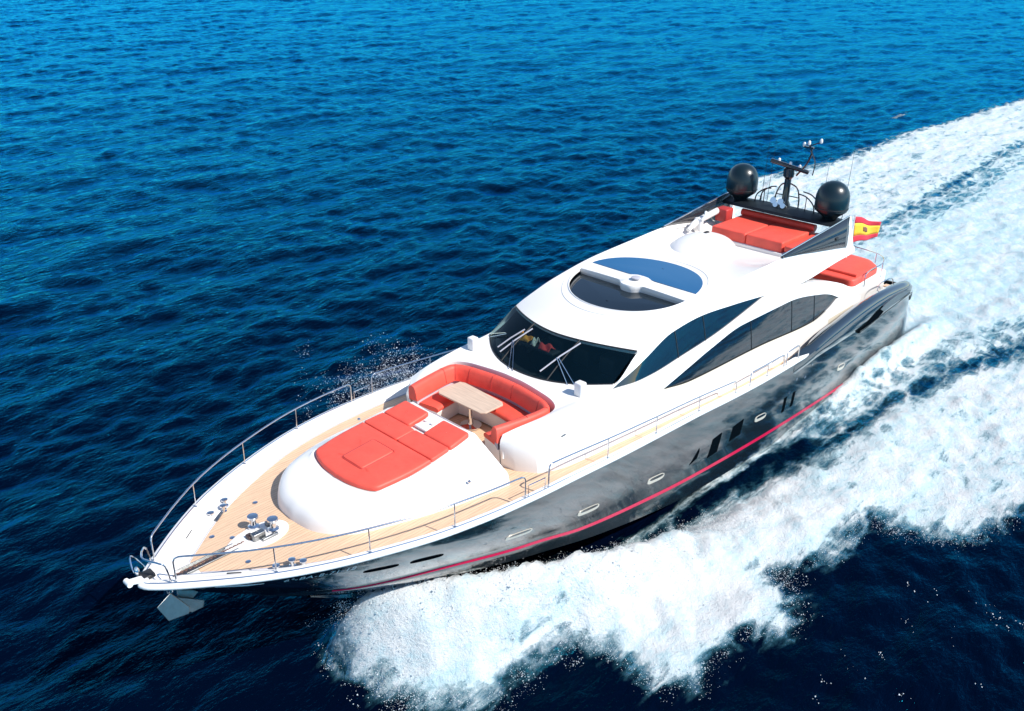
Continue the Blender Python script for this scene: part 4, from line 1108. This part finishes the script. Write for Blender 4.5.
# ------------------------------------------------------------------ airborne spray
M_DROP = mat('spray_drops', (.92, .93, .94), .5)
_n = M_DROP.node_tree.nodes; _t = _n.new('ShaderNodeBsdfTranslucent'); _t.inputs[0].default_value = (.95, .96, .97, 1)
_m = _n.new('ShaderNodeMixShader'); _m.inputs[0].default_value = .5
M_DROP.node_tree.links.new(_n['Principled BSDF'].outputs[0], _m.inputs[1]); M_DROP.node_tree.links.new(_t.outputs[0], _m.inputs[2]); M_DROP.node_tree.links.new(_m.outputs[0], _n['Material Output'].inputs[0])
def drops(name, label, pts, sizes):
    base = np.array([(0,0,1),(.94,0,-.33),(-.47,.82,-.33),(-.47,-.82,-.33)]); fq = np.array([(0,1,2),(0,2,3),(0,3,1),(1,3,2)])
    n = len(pts); q_ = RNG.normal(size=(n, 3, 3)); q_, _ = np.linalg.qr(q_)
    vs = np.einsum('nij,kj->nki', q_, base)*sizes[:, None, None] + pts[:, None, :]
    fs = (fq[None] + 4*np.arange(n)[:, None, None]).reshape(-1, 3)
    me = bpy.data.meshes.new(name); me.vertices.add(n*4); me.vertices.foreach_set('co', vs.astype(np.float32).ravel())
    me.loops.add(fs.size); me.loops.foreach_set('vertex_index', fs.astype(np.int32).ravel()); me.polygons.add(len(fs))
    me.polygons.foreach_set('loop_start', np.arange(0, fs.size, 3, dtype=np.int32)); me.polygons.foreach_set('loop_total', np.full(len(fs), 3, np.int32)); me.update()
    me.materials.append(M_DROP)
    o = bpy.data.objects.new(name, me); COL.objects.link(o); return tag(o, label, 'spray', kind='stuff')
def clumps(centres, n, spread, stretch):
    k = RNG.integers(0, len(centres), n); c = centres[k]
    sc_k = RNG.uniform(.35, 1.0, len(centres))[k][:, None]
    d_ = RNG.normal(0, 1, (n, 3))*spread*sc_k
    return c + d_ + stretch*RNG.normal(0, 1, (n, 1))*sc_k
P_ = np.array(PORT[1:20]); nc = 900
sg_ = RNG.integers(0, len(P_) - 1, nc); u_ = RNG.random((nc, 1)); pe = P_[sg_]*(1 - u_) + P_[sg_ + 1]*u_ + RNG.normal(0, .25, (nc, 2)); pe += (np.array([17., 4.]) - pe)/np.linalg.norm(np.array([17., 4.]) - pe, axis=1)[:, None]*.3
edge = clumps(np.column_stack([pe, .06 + np.abs(RNG.normal(0, .16, nc))]), 9000, np.array([.12, .12, .08]), np.array([[-.10, .12, .05]]))
nc = 700; xx_ = RNG.uniform(15, 26.8, nc); yc = np.interp(xx_, [14, 16, 18, 20, 21.8, 23.3, 24.6, 25.7, 26.6, 27.3], [4.8, 4.45, 4.0, 3.6, 3.1, 2.42, 1.7, 1.05, .35, .0]); hc = np.interp(xx_, [13, 16, 18, 20, 21.8, 23.3, 24.6, 25.8, 26.7, 27.3], [.1, .35, .75, 1.3, 1.65, 1.85, 2.0, 2.0, 1.5, .2])
o_ = RNG.normal(.25, .55, nc); hz = hc*np.exp(-np.where(o_ < 0, (o_/.45)**2, (o_/1.25)**2)) + np.abs(RNG.normal(0, .10, nc))
sheet = clumps(np.column_stack([xx_, yc + o_, hz]), 30000, np.array([.14, .14, .10]), np.array([[-.06, .14, .08]]))
nf = 3500; xf2 = RNG.uniform(26.0, 27.1, nf); yf2 = RNG.uniform(.2, 3.2, nf); zf2 = np.abs(RNG.normal(0, .45, nf))*np.interp(xf2, [26.2, 27.6], [1.6, .4])
fl_c = np.column_stack([RNG.uniform(12.6, 20, 22), RNG.uniform(9.2, 12.6, 22), np.full(22, .05)]); flk = clumps(fl_c, 110, np.array([.10, .10, .01]), np.array([[.12, .16, 0]]))
pp = np.vstack([edge, sheet, np.column_stack([xf2, yf2, zf2]), flk]); pp[:, 2] = np.maximum(pp[:, 2], .02)
sz_ = np.exp(RNG.normal(-4.85, .5, len(pp))); sz_[-110:] = np.exp(RNG.normal(-4.1, .4, 110))
drops('sea_spray', 'white spray thrown up along the port bow of the yacht', pp, sz_)
nc = 170; tt = RNG.random(nc)**.8
cm3 = np.column_stack([22.9 - tt*4.0 + RNG.normal(0, .4, nc), -4.7 - np.abs(RNG.normal(0, .7, nc)) - tt*.3, 3.9 - np.abs(RNG.normal(0, 1.1, nc)) + .5*np.exp(-((tt - .3)/.25)**2)*RNG.random(nc)])
mist = clumps(cm3, 6500, np.array([.22, .22, .22]), np.array([[-.12, -.1, .12]])); mist[:, 2] = np.maximum(mist[:, 2], .05)
drops('bow_mist', 'fine spray droplets drifting past the starboard rail', mist, np.exp(RNG.normal(-4.8, .5, len(mist))))
